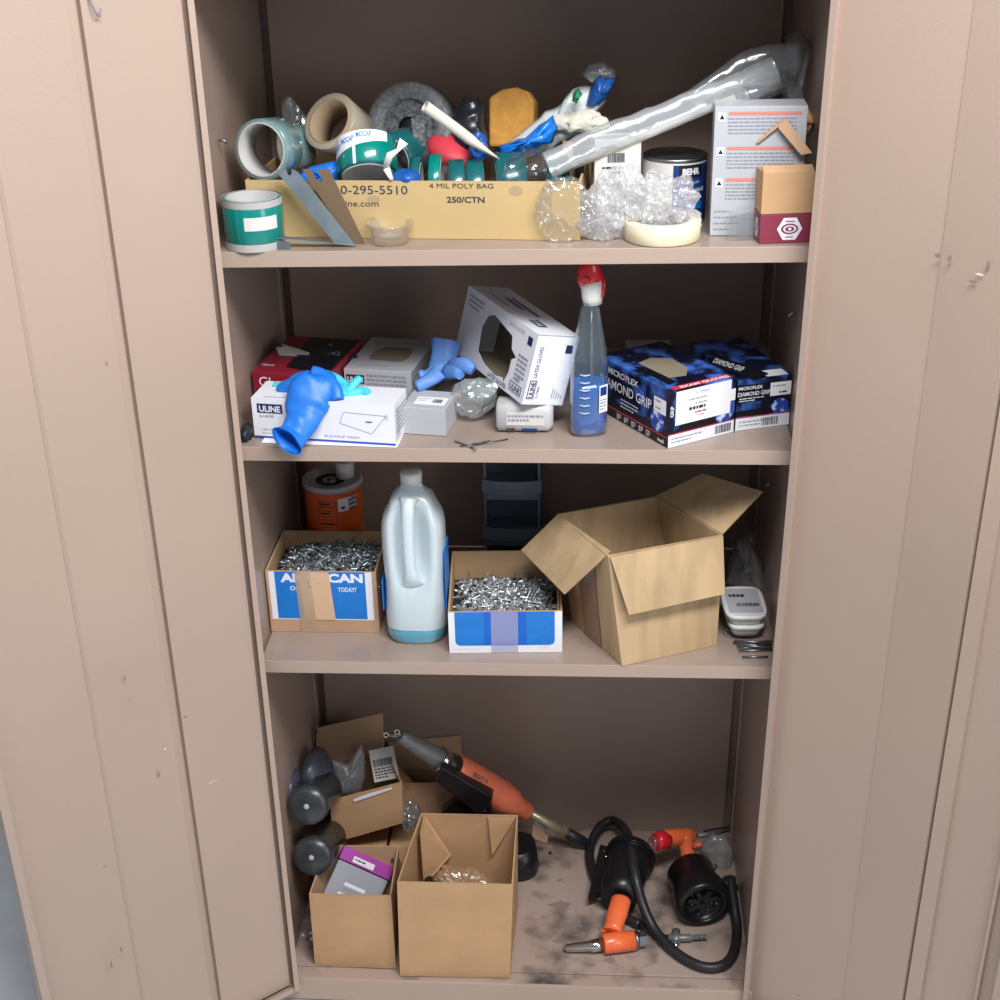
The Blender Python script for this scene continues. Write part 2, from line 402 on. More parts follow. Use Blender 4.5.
# ---- doors
def door(side, hx, hy, ang, w, name_label, hat, zb=.018, zt=1.94, bent=0):
    a = R(ang); d = V3(side * math.cos(a), -math.sin(a), 0)   # side=1 left door
    nrm = V3(-d.y * side, d.x * side, 0)
    # inner face normal must look to the camera side
    if nrm.dot(V3(0, -1, 0)) < 0: nrm = -nrm
    def q(u, t, z): return V3(hx, hy, z) + d * u + nrm * t
    def prism(b, prof, m, z0, z1):
        k = len(prof); vs = [q(u, t, z0) for u, t in prof] + [q(u, t, z1) for u, t in prof]
        fs = [tuple(range(k)), tuple(range(k, 2 * k))[::-1]] + [(i, (i + 1) % k, k + (i + 1) % k, k + i) for i in range(k)]
        b.add(vs, fs, m)
    b = MB()
    prism(b, [(0, 0), (w, 0), (w, -.0015), (0, -.0015)], 'paint', zb, zt)          # skin
    prism(b, [(0, 0), (0, .022), (.010, .022), (.010, .0205), (.0015, .0205), (.0015, 0)], 'paint', zb, zt)
    prism(b, [(w, 0), (w, .022), (w - .014, .022), (w - .014, .0205), (w - .0015, .0205), (w - .0015, 0)], 'paint', zb, zt)
    for z0, z1 in ((zb, zb + .0015), (zt - .0015, zt)):
        prism(b, [(0.002, 0), (0.002, .0215), (w - .002, .0215), (w - .002, 0)], 'paint', z0, z1)
    prism(b, [(.012, 0.0205), (.012, .0218), (w - .016, .0218), (w - .016, .0205)], 'paint', zb + .001, zb + .012)
    root = wpart(b, 'door', cab, 0, name_label)
    b = MB()
    u0, u1, u2, u3 = hat; t = .014
    prism(b, [(u0, .0005), (u1, .012 if side > 0 else .0012), (u2, .003 if side > 0 else t), (u3, .0005)], 'paint', zb + .014, zt - .014)
    wpart(b, 'stiffener', root, .0006)
    if side > 0:
        b = MB(); prism(b, [(.012, .0004), (.013, .0100), (.157, .0100), (.158, .0004)], 'paint', zb + .014, zt - .014); wpart(b, 'inner_panel', root, .0006)
    else:
        b = MB(); prism(b, [(.3110, .0004), (.3110, .0100), (.336, .0090), (.3365, .0004)], 'paint', zb + .02, zt - .02); wpart(b, 'weld_flange', root)
        b = MB(); prism(b, [(.424, .0004), (.426, .012), (.431, .012), (.431, .0004)], 'paint', zb + .014, zt - .014); wpart(b, 'edge_channel', root)
    return root, q
dl, ql = door(1, -.442, -.036, 139, .475, 'left taupe steel cabinet door swung open, hooks and rust marks on its inner face', (.1752, .176, .296, .302), .042)
dr, qr = door(-1, .446, -.036, 140, .472, 'right taupe steel cabinet door swung open, scuffed on its inner face', (.1925, .1930, .306, .3075), .028)
# hook and smudges on the doors
def door_at(px, py, q):
    o = q(0, .0, 1); n = (q(0, 1, 1) - q(0, 0, 1)).normalized()
    return plane_hit(px, py, o, n), n
b = MB(); p0, n = door_at(84, -6, ql); b.loft(path_smooth([p0 + n * .002, p0 + n * .014 + V3(.001, 0, -.005), p0 + n * .016 + V3(.006, 0, -.022), p0 + n * .012 + V3(.012, 0, -.026), p0 + n * .006 + V3(.017, 0, -.018)]), .0012, 'gunmetal', 8)
wpart(b, 'wire_hook', dl)
M['rust'] = mat('rust', c(150, 112, 82), .8); M['smear'] = mat('grey_smear', c(132, 118, 116), .6); M['chip'] = mat('chip', c(225, 215, 205), .6)
def smudges(q, lst, parent, t):
    rn = random.Random(3)
    for px, py, rx, rz, m in lst:
        b = MB()
        p0, n = door_at(px, py, q); p0 = p0 + n * (t + .0006); u = V3(0, 0, 1).cross(n)
        k = 9; b.add([p0 + u * (rx * math.cos(i * 2 * math.pi / k) * rn.uniform(.5, 1.1)) + V3(0, 0, rz * math.sin(i * 2 * math.pi / k) * rn.uniform(.5, 1.1)) for i in range(k)], [tuple(range(k))], m)
        wpart(b, 'paint_mark', parent)
smudges(ql, [(161, 745, .002, .003, 'chip'), (121, 674, .0015, .007, 'rust'), (126, 696, .001, .003, 'rust'), (155, 770, .003, .004, 'rust'), (118, 945, .002, .01, 'rust'), (108, 960, .002, .010, 'rust'), (103, 360, .0015, .003, 'rust')], dl, .014)
smudges(ql, [(210, 779, .011, .001, 'chip'), (183, 714, .005, .0015, 'rust')], dl, .0101)
smudges(ql, [(105, 866, .004, .001, 'rust'), (68, 804, .001, .001, 'rust')], dl, .0003)
smudges(qr, [(955, 256, .004, .006, 'smear'), (943, 253, .005, .004, 'smear'), (803, 991, .002, .003, 'rust'), (815, 874, .001, .001, 'rust'), (825, 884, .001, .001, 'rust')], dr, .014)
smudges(qr, [(985, 272, .007, .002, 'chip'), (978, 279, .007, .0025, 'smear'), (993, 262, .003, .006, 'smear')], dr, .014)

# ================================================================ BOXES
def carton(T, w, d, h, label, cat, mo='kraft', mi='kraft_in', t=.003, flaps=(), name='cardboard_box', deco=None, taper=0):
    root = thing(name, label, cat, T)
    b = MB()
    b.box((0, 0, 0), (w, t, h), mo); b.box((0, d - t, 0), (w, d, h), mo)
    b.box((0, t, 0), (t, d - t, h), mo); b.box((w - t, t, 0), (w, d - t, h), mo)
    b.box((t, t, 0), (w - t, d - t, t), mi)
    # inner lining
    e = .0004
    b.box((t, t, t), (w - t, t + e, h - .001), mi); b.box((t, d - t - e, t), (w - t, d - t, h - .001), mi)
    b.box((t, t + e, t), (t + e, d - t - e, h - .001), mi); b.box((w - t - e, t + e, t), (w - t, d - t - e, h - .001), mi)
    if deco: deco(b, faces(w, d, h))
    b.build('carton_body', root)
    for side, ln, ang, *m2 in flaps:    # ang: 0 = straight up, 90 = folded flat outwards, negative = inwards
        a = R(ang); fb = MB()
        ax = dict(front=((0, 0), (w, 0), (0, -1)), back=((w, d), (0, d), (0, 1)), left=((0, d), (0, 0), (-1, 0)), right=((w, 0), (w, d), (1, 0)))[side]
        A = V3(ax[0][0], ax[0][1], h); B = V3(ax[1][0], ax[1][1], h); out = V3(ax[2][0], ax[2][1], 0)
        dirn = V3(0, 0, 1) * math.cos(a) + out * math.sin(a)
        g = (B - A) * .02
        nn = (B - A).cross(dirn).normalized()
        fb.slab([A + g * .3, B - g * .3, B - g + dirn * ln, A + g + dirn * ln], -t, m2[0] if m2 else mo, nn)
        fb.build('flap', root)
    return root
def closed(T, w, d, h, label, cat, m, name='box', deco=None, bevel=.0008, group=None):
    root = thing(name, label, cat, T, group)
    b = MB(); b.box((0, 0, 0), (w, d, h), m)
    if deco: deco(b, faces(w, d, h))
    b.build('box_body', root, bevel=bevel)
    return root

def arc(b, a0, a1, z0, z1, m, r, n=14):
    vs = [V3(r * math.cos(R(a0 + (a1 - a0) * i / n)), r * math.sin(R(a0 + (a1 - a0) * i / n)), z) for z in (z0, z1) for i in range(n + 1)]
    b.add(vs, [(i, i + 1, n + 2 + i, n + 1 + i) for i in range(n)], m, True)
def ctext(b, txt, amid, z, size, r, m, bold=.02, fit=None, sx=1):
    vs, fs = text_geo(txt, bold); x0 = min(p.x for p in vs); w = max(p.x for p in vs) - x0; k = fit / (w * size) if fit else sx
    W_ = w * size * k; out = []
    for p in vs:
        a = R(amid) + ((p.x - x0) * size * k - W_ / 2) / r; out.append(V3(r * math.cos(a), r * math.sin(a), z + p.y * size))
    b.add(out, fs, m)
def strip(b, pts, y, m, t=.004, seed=1):
    c0 = sum((P(px, py, y) for px, py in pts), V3(0, 0, 0)) / len(pts)
    out = []
    for i in range(len(pts)):
        a, d = Vector(pts[i]), Vector(pts[(i + 1) % len(pts)])
        for k in range(4):
            q_ = a.lerp(d, k / 4); out.append(P(q_.x, q_.y, y))
    n = len(out); rings = []
    for s_, off in ((1.0, 0), (.82, .010), (.5, .016), (.2, .019)):
        rings.append([c0.lerp(p, s_) + V3(0, -off * (1 + .7 * noise.noise(p * 60 + V3(seed, 0, s_ * 3))), .004 * noise.noise(p * 90)) for p in out])
    vs = [p for r_ in rings for p in r_] + [c0 + V3(0, -.02, 0)] + [c0 + V3(0, .012, 0)]
    fs = [(r_ * n + i, r_ * n + (i + 1) % n, (r_ + 1) * n + (i + 1) % n, (r_ + 1) * n + i) for r_ in range(3) for i in range(n)]
    fs += [(3 * n + i, 3 * n + (i + 1) % n, 4 * n) for i in range(n)] + [(i, 4 * n + 1, (i + 1) % n) for i in range(n)]
    b.add(vs, fs, m, True)
def onz(px, py, z):
    d = ray(px, py); return CP + d * ((z - CP.z) / d.z)
# --- shelf 1: tan carton
def deco_tan(b, F):
    f = F['front']
    b.text(f, .150, .068, .0185, '0-295-5510', 'inkblue', fit=.104)
    b.text(f, .156, .049, .0135, 'ine.com', 'inkblue', sx=1.25)
    b.text(f, .288, .0775, .0105, '4 MIL POLY BAG', 'inkblue', bold=0, fit=.098)
    b.text(f, .314, .056, .0125, '250/CTN', 'inkblue', bold=.02, fit=.058)
    b.disc(f, .42, .074, .011, .008, 'tapestrip', 1); b.disc(f, .20, .060, .010, .006, 'tapestrip', 1)
TAN = stand(1, -.413, .084, -4.6)
tan = carton(TAN, .517, .27, .088, 'long low tan carton printed 250/CTN, heaped with tape rolls, on top shelf', 'cardboard box', 'kraft_tan', 'kraft_in', deco=deco_tan)
# --- shelf 2 glove boxes
def glove_print_uline(b, F):
    f = F['front']
    b.rect(f, .009, .044, .052, .060, 'navy', 2); b.text(f, .0125, .0465, .0145, 'ULINE', 'white', 3, bold=.03, fit=.036)
    b.text(f, .012, .036, .0075, 'S-14190', 'greyprint', bold=.01)
    b.text(f, .014, .0135, .0048, '1-800-295-5510', 'greyprint'); b.text(f, .014, .0075, .0048, 'uline.com', 'greyprint')
    b.rect(f, 0, 0, .239, .0035, 'bluestrip', 1)
    b.text(f, .120, .008, .0062, '90 GLOVES BY WEIGHT', 'greyprint', fit=.06)
    out = [(.155, .053), (.225, .050), (.200, .018), (.147, .034)]
    for i in range(4):
        (a, c1), (d, e) = out[i], out[(i + 1) % 4]; L_ = math.hypot(d - a, e - c1); nx, ny = -(e - c1) / L_ * .0004, (d - a) / L_ * .0004
        b.poly(f, [(a - nx, c1 - ny), (d - nx, e - ny), (d + nx, e + ny), (a + nx, c1 + ny)], 'greyprint', 2)
    b.disc(f, .196, .0385, .006, .0012, 'bluestrip', 2); b.disc(f, .226, .048, .003, .005, 'paleblue', 2)
    b.lines(F['right'], .012, .052, .075, 6, .007, 'greyprint', .003, seed=4); b.rect(F['right'], .008, .008, .03, .060, 'paleblue', 1)
    b.lines(F['top'], .02, .006, .20, 1, .01, 'greyprint', .002)
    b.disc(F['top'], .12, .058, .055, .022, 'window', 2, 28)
b = MB(); T = stand(2, -.412, .014, -4)
b.box((0, 0, 0), (.225, .12, .0008), 'paper'); tag(b.build('paper_sheet', None, T), 'white paper sheet under the front white glove box, corner showing', 'paper')
closed(stand(2, -.427, .035, -7.6, .0012), .239, .078, .069, 'white glove box with blue bottom stripe and a blue glove draped over it', 'glove box', 'white', 'glove_box', glove_print_uline)
def gp_print(b, F):
    f = F['front']
    b.text(f, .012, .053, .024, 'Gl', 'white'); b.text(f, .032, .053, .020, 'o', 'slateblue'); b.text(f, .044, .053, .024, 've', 'white')
    b.text(f, .074, .053, .023, 'Plus', 'white', bold=.04); b.rect(f, .012, .034, .115, .0352, 'white', 2)
    b.lines(f, .012, .028, .08, 1, .01, 'white', .002)
    t = F['top']; b.poly(t, [(.05, .03), (.132, .002), (.132, .184), (.04, .184)], 'blackprint', 1); b.text(t, .088, .145, .016, 'II', 'white', sx=.7); b.text(t, .1, .10, .03, 'XL', 'greyprint', sx=.7)
    b.text(t, .006, .03, .012, 'Glove', 'white', sx=.8)
closed(stand(2, -.447, .137, -9), .136, .188, .078, 'maroon and black glove box marked GlovePlus, grey gloves pulled from its top', 'glove box', 'maroon', 'glove_box', gp_print)
def ub_print(b, F):
    f = F['front']
    b.rect(f, .004, .042, .036, .058, 'navy', 2); b.text(f, .006, .0455, .0125, 'ULINE', 'white', 3, bold=.03, fit=.028)
    b.lines(f, .040, .056, .07, 4, .0075, 'greyprint', .004, seed=3)
    b.poly(f, [(.035, .016), (.085, .011), (.09, .014), (.05, .022)], 'greyprint', 2)
    t = F['top']
    pts = [(.032, .050), (.088, .046), (.096, .065), (.094, .105), (.086, .118), (.040, .118), (.028, .10), (.026, .068)]
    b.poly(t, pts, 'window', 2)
    b.rect(t, .010, .012, .112, .03, 'greycard', 1); b.lines(t, .014, .020, .09, 1, .01, 'greyprint', .004); b.lines(t, .014, .140, .09, 2, .008, 'greyprint', .003)
    b.lines(F['right'], .02, .05, .12, 3, .012, 'greyprint', .003)
closed(stand(2, -.2985, .181, -9), .119, .168, .068, 'pale grey glove box with empty dispensing hole, end facing out behind the draped box', 'glove box', 'greycard', 'glove_box', ub_print)
def grey_print(b, F):
    t = F['top']; b.rect(t, .016, .015, .068, .05, 'paper', 1); b.barcode(t, .045, .025, .016, .016); b.lines(t, .02, .04, .02, 2, .008, 'greyprint', .002)
closed(stand(2, -.186, .058, -9), .074, .080, .047, 'small grey carton with a white top label, beside the paper sheet', 'carton', 'greycard', 'small_carton', grey_print)
# tilted latex glove box
o0 = V3(-.1134, .2413, 1.2519)
TX = V3(.5274, -.8455, -.0834).normalized(); TZ = V3(.2305, .0479, .9719)
TZ = (TZ - TX * TZ.dot(TX)).normalized(); TYv = TZ.cross(TX)
Tt = Matrix((TX, TYv, TZ)).transposed().to_4x4(); Tt.translation = o0
root = thing('glove_box', 'tipped white latex glove box with big torn opening, leaning behind the spray bottle', 'glove box', Tt)
w, d, h = .237, .080, .119; t = .0015
b = MB()
hole = [(.075, .030), (.10, .018), (.14, .012), (.165, .018), (.17, .012), (.178, .032), (.178, .055), (.19, .062), (.172, .070), (.165, .090), (.10, .102), (.082, .094), (.070, .070)]
# front face as ring around the hole
def ring(b, F, w, h, hole, m):
    n = len(hole); cx = sum(p[0] for p in hole) / n; cy = sum(p[1] for p in hole) / n; outer = []
    for x, y in hole:
        dx, dy = x - cx, y - cy; k = min(((w - cx) / dx if dx > 0 else -cx / dx) if abs(dx) > 1e-6 else 9, ((h - cy) / dy if dy > 0 else -cy / dy) if abs(dy) > 1e-6 else 9)
        outer.append((cx + dx * k, cy + dy * k))
    for i in range(n):
        j = (i + 1) % n; a, bb = outer[i], outer[j]; pts = [hole[i], hole[j], bb]
        ea = lambda p: (abs(p[0]) < 1e-6, abs(p[0] - w) < 1e-6, abs(p[1]) < 1e-6, abs(p[1] - h) < 1e-6)
        if not any(x and y for x, y in zip(ea(a), ea(bb))):
            cxn = 0 if (ea(a)[0] or ea(bb)[0]) else w; cyn = 0 if (ea(a)[2] or ea(bb)[2]) else h
            pts.append((cxn, cyn))
        pts.append(a); b.poly(F, pts, m, 0)
F = faces(w, d, h)
ring(b, F['front'], w, h, hole, 'white')
b.box((0, d - t, 0), (w, d, h), 'white'); b.box((0, .0003, 0), (t, d, h), 'white'); b.box((w - t, .0003, 0), (w, d, h), 'white')
b.box((0, .0003, 0), (w, d, t), 'white'); b.box((0, .0003, h - t), (w, d, h), 'white')
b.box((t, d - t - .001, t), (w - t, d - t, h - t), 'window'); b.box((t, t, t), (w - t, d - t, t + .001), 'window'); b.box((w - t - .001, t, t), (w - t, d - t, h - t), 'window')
f = F['front']
b.rect(f, .188, .008, .226, .024, 'navy', 1); b.rect(f, .1895, .0095, .2245, .0225, 'white', 2); b.text(f, .191, .0115, .0125, 'ULINE', 'navy', 3, bold=.03, fit=.032)
b.text(f, .120, .0035, .011, 'LATEX GLOVES', 'navy', bold=.015, fit=.06)
b.lines(f, .196, .068, .03, 6, .008, 'greyprint', .004, seed=5); b.text(f, .15, .104, .009, 'LATEX GLOVES', 'greyprint', fit=.05); b.rect(f, .212, .094, .226, .108, 'navy', 2)
b.text(f, .198, .032, .006, 'S-17850', 'greyprint'); b.lines(f, .012, .105, .05, 3, .008, 'greyprint', .003, seed=8)
r = F['right']
b.rect(r, .005, .010, .019, .042, 'navy', 1); b.rect(r, .0065, .0115, .0175, .0405, 'white', 2); b.text(r, .0165, .0125, .012, 'ULINE', 'navy', 3, bold=.03, fit=.027, rot=R(90))
b.text(r, .016, .047, .010, 'LATEX GLOVES', 'navy', fit=.052, rot=R(90)); b.text(r, .026, .012, .006, 'S-17850', 'navy', rot=R(90)); b.rect(r, .058, .090, .070, .104, 'navy', 2)
for k in range(5): b.rect(r, .052 + k * .0045, .012, .0535 + k * .0045, .03 - k * .003, 'greyprint', 2)
t_ = F['top']; b.lines(t_, .06, .05, .09, 2, .012, 'navy', .006, seed=2); b.rect(t_, .165, .022, .20, .040, 'navy', 1); b.text(t_, .168, .0255, .0125, 'ULINE', 'white', 3, bold=.03, fit=.029)
b.lines(t_, .04, .02, .10, 1, .01, 'greyprint', .003)
b.build('box_body', root)
# dark blue grip glove boxes
def dg_long(b, f, w, h, sc=1):
    b.rect(f, 0, 0, w, .014, 'blackprint', 1); b.rect(f, 0, .0155, w, .0175, 'red', 2)
    b.rect(f, 0, .017, w, .030, 'blackprint', 1)
    b.disc(f, w - .03, .036, .018, .018, 'galaxy2', 2)
def dg_end(b, f, w, h):
    b.rect(f, 0, 0, w, .021, 'white', 1); b.rect(f, 0, .022, w, .0232, 'red', 2); b.barcode(f, w - .038, .004, .032, .014); b.lines(f, .006, .013, .06, 2, .006, 'greyprint', .002)
    b.rect(f, .02, .024, w * .7, .034, 'blackprint', 1); b.disc(f, w - .022, .032, .016, .010, 'galaxy2', 2)
def dgl_print(b, F):
    f = F['front']; dg_long(b, f, .205, .096); f = f @ Matrix.Translation((-.039, 0, 0))
    # long face runs left to right; texts sit toward its visible (right) half
    b.text(f, .072, .075, .0145, 'MICRO', 'white', bold=.02, fit=.048); b.text(f, .122, .075, .0145, 'FLEX', 'white', bold=.02, fit=.036)
    b.rect(f, .1195, .076, .1235, .085, 'red', 3)
    b.text(f, .048, .050, .0235, 'DIAMOND GRIP', 'white', bold=.01, fit=.148)
    b.lines(f, .11, .039, .05, 3, .006, 'white', .0018, seed=6)
    b.rect(f, .203, .052, .236, .077, 'paper', 2); b.lines(f, .208, .058, .024, 1, .006, 'greyprint', .003, 3); b.lines(f, .208, .070, .02, 1, .006, 'greyprint', .003, 3)
    for k in range(5): b.lines(f, .10 + k * .021, .010, .012, 3, .0035, 'white', .0018, seed=k)
    b.text(f, .215, .004, .009, 'Ansell', 'white', bold=.03, fit=.018)
    r = F['right']; dg_end(b, r, .131, .096)
    b.rect(r, .012, .036, .121, .093, 'paper', 3); b.text(r, .050, .082, .008, 'S-17095XL', 'greyprint', 4, fit=.028); b.lines(r, .036, .074, .06, 1, .006, 'greyprint', .002, 4); b.lines(r, .05, .066, .03, 1, .006, 'greyprint', .002, 4)
    b.lines(r, .038, .057, .055, 1, .01, 'inkblue', .005, 4, seed=9); b.lines(r, .050, .0505, .035, 1, .01, 'red', .0025, 4); b.lines(r, .055, .045, .02, 1, .01, 'greyprint', .0015, 4)
    b.text(r, .008, .052, .009, 'GRIP', 'white', 4, bold=.02, rot=R(90))
    b.rect(r, .119, .056, .1305, .076, 'paper', 2)
    t = F['top'] @ Matrix.Translation((-.039, .004, 0))
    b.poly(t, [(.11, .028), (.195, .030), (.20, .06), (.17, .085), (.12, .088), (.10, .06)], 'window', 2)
    b.poly(t, [(.13, .028), (.215, .030), (.22, .012), (.12, .012)], 'blackprint', 2)
    b.rect(t, .230, .006, .2435, .118, 'red', 2); b.text(t, .2415, .020, .0105, 'EXAM GLOVES', 'white', 3, bold=.03, fit=.095, rot=R(90))
root_dgl = None
A = V3(.246, .004, 0)
a1 = R(-57); root_dgl = closed(stand(2, A.x - .205 * math.cos(a1), A.y - .205 * math.sin(a1), -57), .205, .131, .096, 'blue and black glove box at shelf edge with large white label on its end', 'glove box', 'galaxy', 'glove_box', dgl_print)
def dgr_print(b, F):
    r = F['front']; w = .096; b.rect(r, 0, 0, w, .021, 'white', 1); b.rect(r, 0, .022, w, .0232, 'red', 2); b.barcode(r, w - .05, .004, .030, .014, seed=4); b.lines(r, .006, .013, .06, 2, .006, 'greyprint', .002)
    b.rect(r, 0, .024, w * .7, .034, 'blackprint', 1); b.disc(r, w - .019, .036, .015, .012, 'galaxy2', 2)
    b.rect(r, 0, .048, .056, .078, 'blackprint', 1)
    b.text(r, .002, .070, .0075, 'MICROFLEX', 'white', bold=.02, fit=.042); b.text(r, .001, .059, .010, 'DIAMOND GRIP', 'white', bold=.01, fit=.057); b.lines(r, .004, .054, .045, 2, .004, 'white', .0015)
    b.rect(r, .058, .054, .095, .077, 'paper', 2); b.lines(r, .062, .070, .028, 1, .01, 'greyprint', .002, 3); b.lines(r, .074, .058, .018, 1, .01, 'ink', .003, 3)
    b.rect(F['top'], .05, .002, .09, .03, 'paper', 2)
closed(stand(2, .359, .078, 19), .096, .200, .087, 'blue and black grip glove box in the corner against right cabinet side', 'glove box', 'galaxy', 'glove_box', dgr_print)
# --- shelf 3 rivet cartons
def am_print(b, F):
    f = F['front']
    b.rect(f, .005, .026, .190, .1235, 'white', 1); b.rect(f, .016, .028, .178, .1235, 'blueprint', 2)
    b.text(f, .026, .1035, .023, 'AMERICAN', 'white', 3, bold=.05, fit=.148); b.text(f, .042, .086, .012, 'Or order', 'white', 3, bold=.02); b.text(f, .128, .084, .0125, "TODAY!'", 'white', 3, bold=.02, fit=.034)
    b.poly(f, [(.064, .026), (.120, .026), (.114, .1235), (.058, .1235)], 'strip', 5)
    b.poly(f, [(.056, 0), (.086, 0), (.080, .1235), (.052, .1235)], 'tapestrip', 6)
carton(stand(3, -.4485, .098, -.3), .198, .162, .124, 'open rivet carton with white lettering on blue, crossed by kraft tape, left of jug', 'cardboard box', 'kraft_dull', 'kraft_in', deco=am_print)
def nail_print(b, F):
    f = F['front']
    b.rect(f, 0, 0, .198, .0825, 'white', 1); r_ = [(.011, .0825), (.011, .024), (.013, .018), (.019, .015), (.177, .015), (.183, .018), (.185, .024), (.185, .0825)]
    b.poly(f, r_, 'blueprint', 2); b.rect(f, .062, .0155, .136, .0825, 'blue2', 3); b.rect(f, .074, .001, .121, .0825, 'tapeclear', 5)
    for k in range(9): b.rect(f, .010 + k * .005, .007, .0115 + k * .005, .0085, 'greycard', 2)
    for k in range(6): b.rect(f, .158 + .003 * k, .008 + (k % 2) * .004, .1595 + .003 * k, .010 + (k % 2) * .004, 'greycard', 2)
nc = carton(stand(3, -.118, .030, 2.5), .198, .185, .083, 'open white-fronted rivet carton with rounded blue panel and clear tape strip, right of the jug', 'cardboard box', 'kraft', 'kraft_in', deco=nail_print)
b = MB(); t=.003; b.box((0, .185 - t, .083), (.198, .185, .106), 'kraft_in'); b.slab([(0, 0, .083), (0, .185, .083), (0, .185, .106)], t, 'kraft_in', V3(1, 0, 0)); b.slab([(.193, 0, .078), (.198, .185, .083), (.193, .185, .104)], -t, 'kraft_in', V3(1, 0, 0)); b.build('raised_rim', nc)
# big carton
BT = stand(3, .179, -.002, 15)
def big_deco(b, F):
    f = F['front']; b.rect(f, 0, .012, .150, .0135, 'kraft_in', 1); b.rect(f, .010, .02, .0108, .17, 'kraft_in', 1); b.disc(f, .085, .08, .0015, .004, 'rust', 1)
    l = F['left']; b.poly(l, [(.14, 0), (.155, .165), (.20, .165), (.20, 0)], 'tapestrip', 2)
bigpts = dict(fl=on(3, 622, 666), fr=on(3, 717, 645))
def quad_carton(name, label, cat, bot, top, flaps, mo, mi, t=.003):
    # bot/top: four world corners front-left, front-right, back-right, back-left; walls are built between them
    root = thing(name, label, cat, Matrix.Translation(bot[0]))
    cb = sum(bot, V3(0, 0, 0)) / 4; ct = sum(top, V3(0, 0, 0)) / 4
    ib = [p + (cb - p).normalized() * t * 1.4 for p in bot]; it = [p + (ct - p).normalized() * t * 1.4 for p in top]
    ib = [p + V3(0, 0, t) for p in ib]
    b = MB()
    b.add(bot, [(3, 2, 1, 0)], mo)
    for i in range(4):
        j = (i + 1) % 4
        # subdivide for slight bulge
        def surf(a0, a1, b0, b1, m, sgn):
            n = 6; vs = []
            nr = (a1 - a0).cross(b0 - a0).normalized()
            for r_ in range(n + 1):
                for q in range(n + 1):
                    u, v = q / n, r_ / n
                    p = (a0.lerp(a1, u)).lerp(b0.lerp(b1, u), v)
                    k = .0022 * noise.noise(p * 22) * (4 * u * (1 - u)) * (1 if v < 1 else 1)
                    vs.append(p + nr * k)
            fs = [(r_ * (n + 1) + q, r_ * (n + 1) + q + 1, (r_ + 1) * (n + 1) + q + 1, (r_ + 1) * (n + 1) + q) for r_ in range(n) for q in range(n)]
            b.add(vs, fs if sgn > 0 else [f[::-1] for f in fs], m, True)
        surf(bot[i], bot[j], top[i], top[j], mo, 1); surf(ib[i], ib[j], it[i], it[j], mi, -1)
        b.add([top[i], top[j], it[j], it[i]], [(0, 1, 2, 3)], mo)
    b.add(ib, [(0, 1, 2, 3)], mi)
    wpart(b, 'carton_body', root)
    for pts, m in flaps:
        fb = MB(); fb.slab(pts, t * .8, m); wpart(fb, 'flap', root)
    return root
FL, FR = on(3, 622, 666, .0008), on(3, 717, 645, .0008)
xd = (FR - FL); yd = V3(-xd.y, xd.x, 0).normalized(); xn = xd.normalized()
Lb = FL + yd * .175 - xn * .020; Rb = FR + yd * .165
def lift(px, py, base): # height above the base point keeping its depth
    return P(px, py, base.y)
tFL = P(608, 556, FL.y + .004); tFR = P(723, 535, FR.y + .004); tBL = P(557, 514, Lb.y - .0)
tBR = P(657, 496, min(Rb.y, .2)); 
fl_front = [tFL + V3(.004, -.004, 0), tFR + V3(0, -.004, 0), P(725, 594, FR.y - .012), P(629, 615, FL.y - .014)]
# left flap sticks out sideways and forward
fl_left = [P(558, 514, Lb.y - .002), P(610, 551, FL.y + .01), P(564, 594, .012), P(521, 549, .085)]
fl_right = [tBR, tFR + V3(0, .002, 0), P(763, 492, .10), P(705, 470, .21)]
q = fl_left; q[2] = P(564, 594, .012); q[3] = P(521, 551, .10); n_ = (q[1] - q[0]).cross(q[2] - q[0]).normalized(); fl_left[3] = plane_hit(521, 550, q[0], n_)
q = fl_right; n_ = (q[1] - q[0]).cross(q[2] - q[0]).normalized(); fl_right[3] = plane_hit(703, 474, q[0], n_)
q = fl_front; n_ = (q[1] - q[0]).cross(q[3] - q[0]).normalized(); fl_front[2] = plane_hit(725, 594, q[0], n_)
big = quad_carton('cardboard_box', 'large open battered corrugated box with splayed flaps, on third shelf from the top', 'cardboard box', [FL, FR, Rb, Lb], [tFL, tFR, tBR, tBL],
                  [(fl_front, 'kraft_big'), (fl_left, 'kraft_big'), (fl_right, 'kraft_big')], 'kraft_big', 'kraft_big')
b = MB(); lw = lambda u, v: (Lb.lerp(FL, u)).lerp(tBL.lerp(tFL, u), v) + V3(-.0022, -.0012, 0)
b.add([lw(.30, .0), lw(.62, .0), lw(.72, .96), lw(.34, .96)], [(0, 1, 2, 3)], 'tapebrown'); wpart(b, 'packing_tape', big)
b = MB(); b.slab([P(576, 600, Lb.y*.5-.01), P(600, 562, FL.y + .012), P(616, 640, FL.y+.008), P(585, 615, Lb.y * .5-.012)], .0005, 'tapestrip'); # torn tape on the left wall

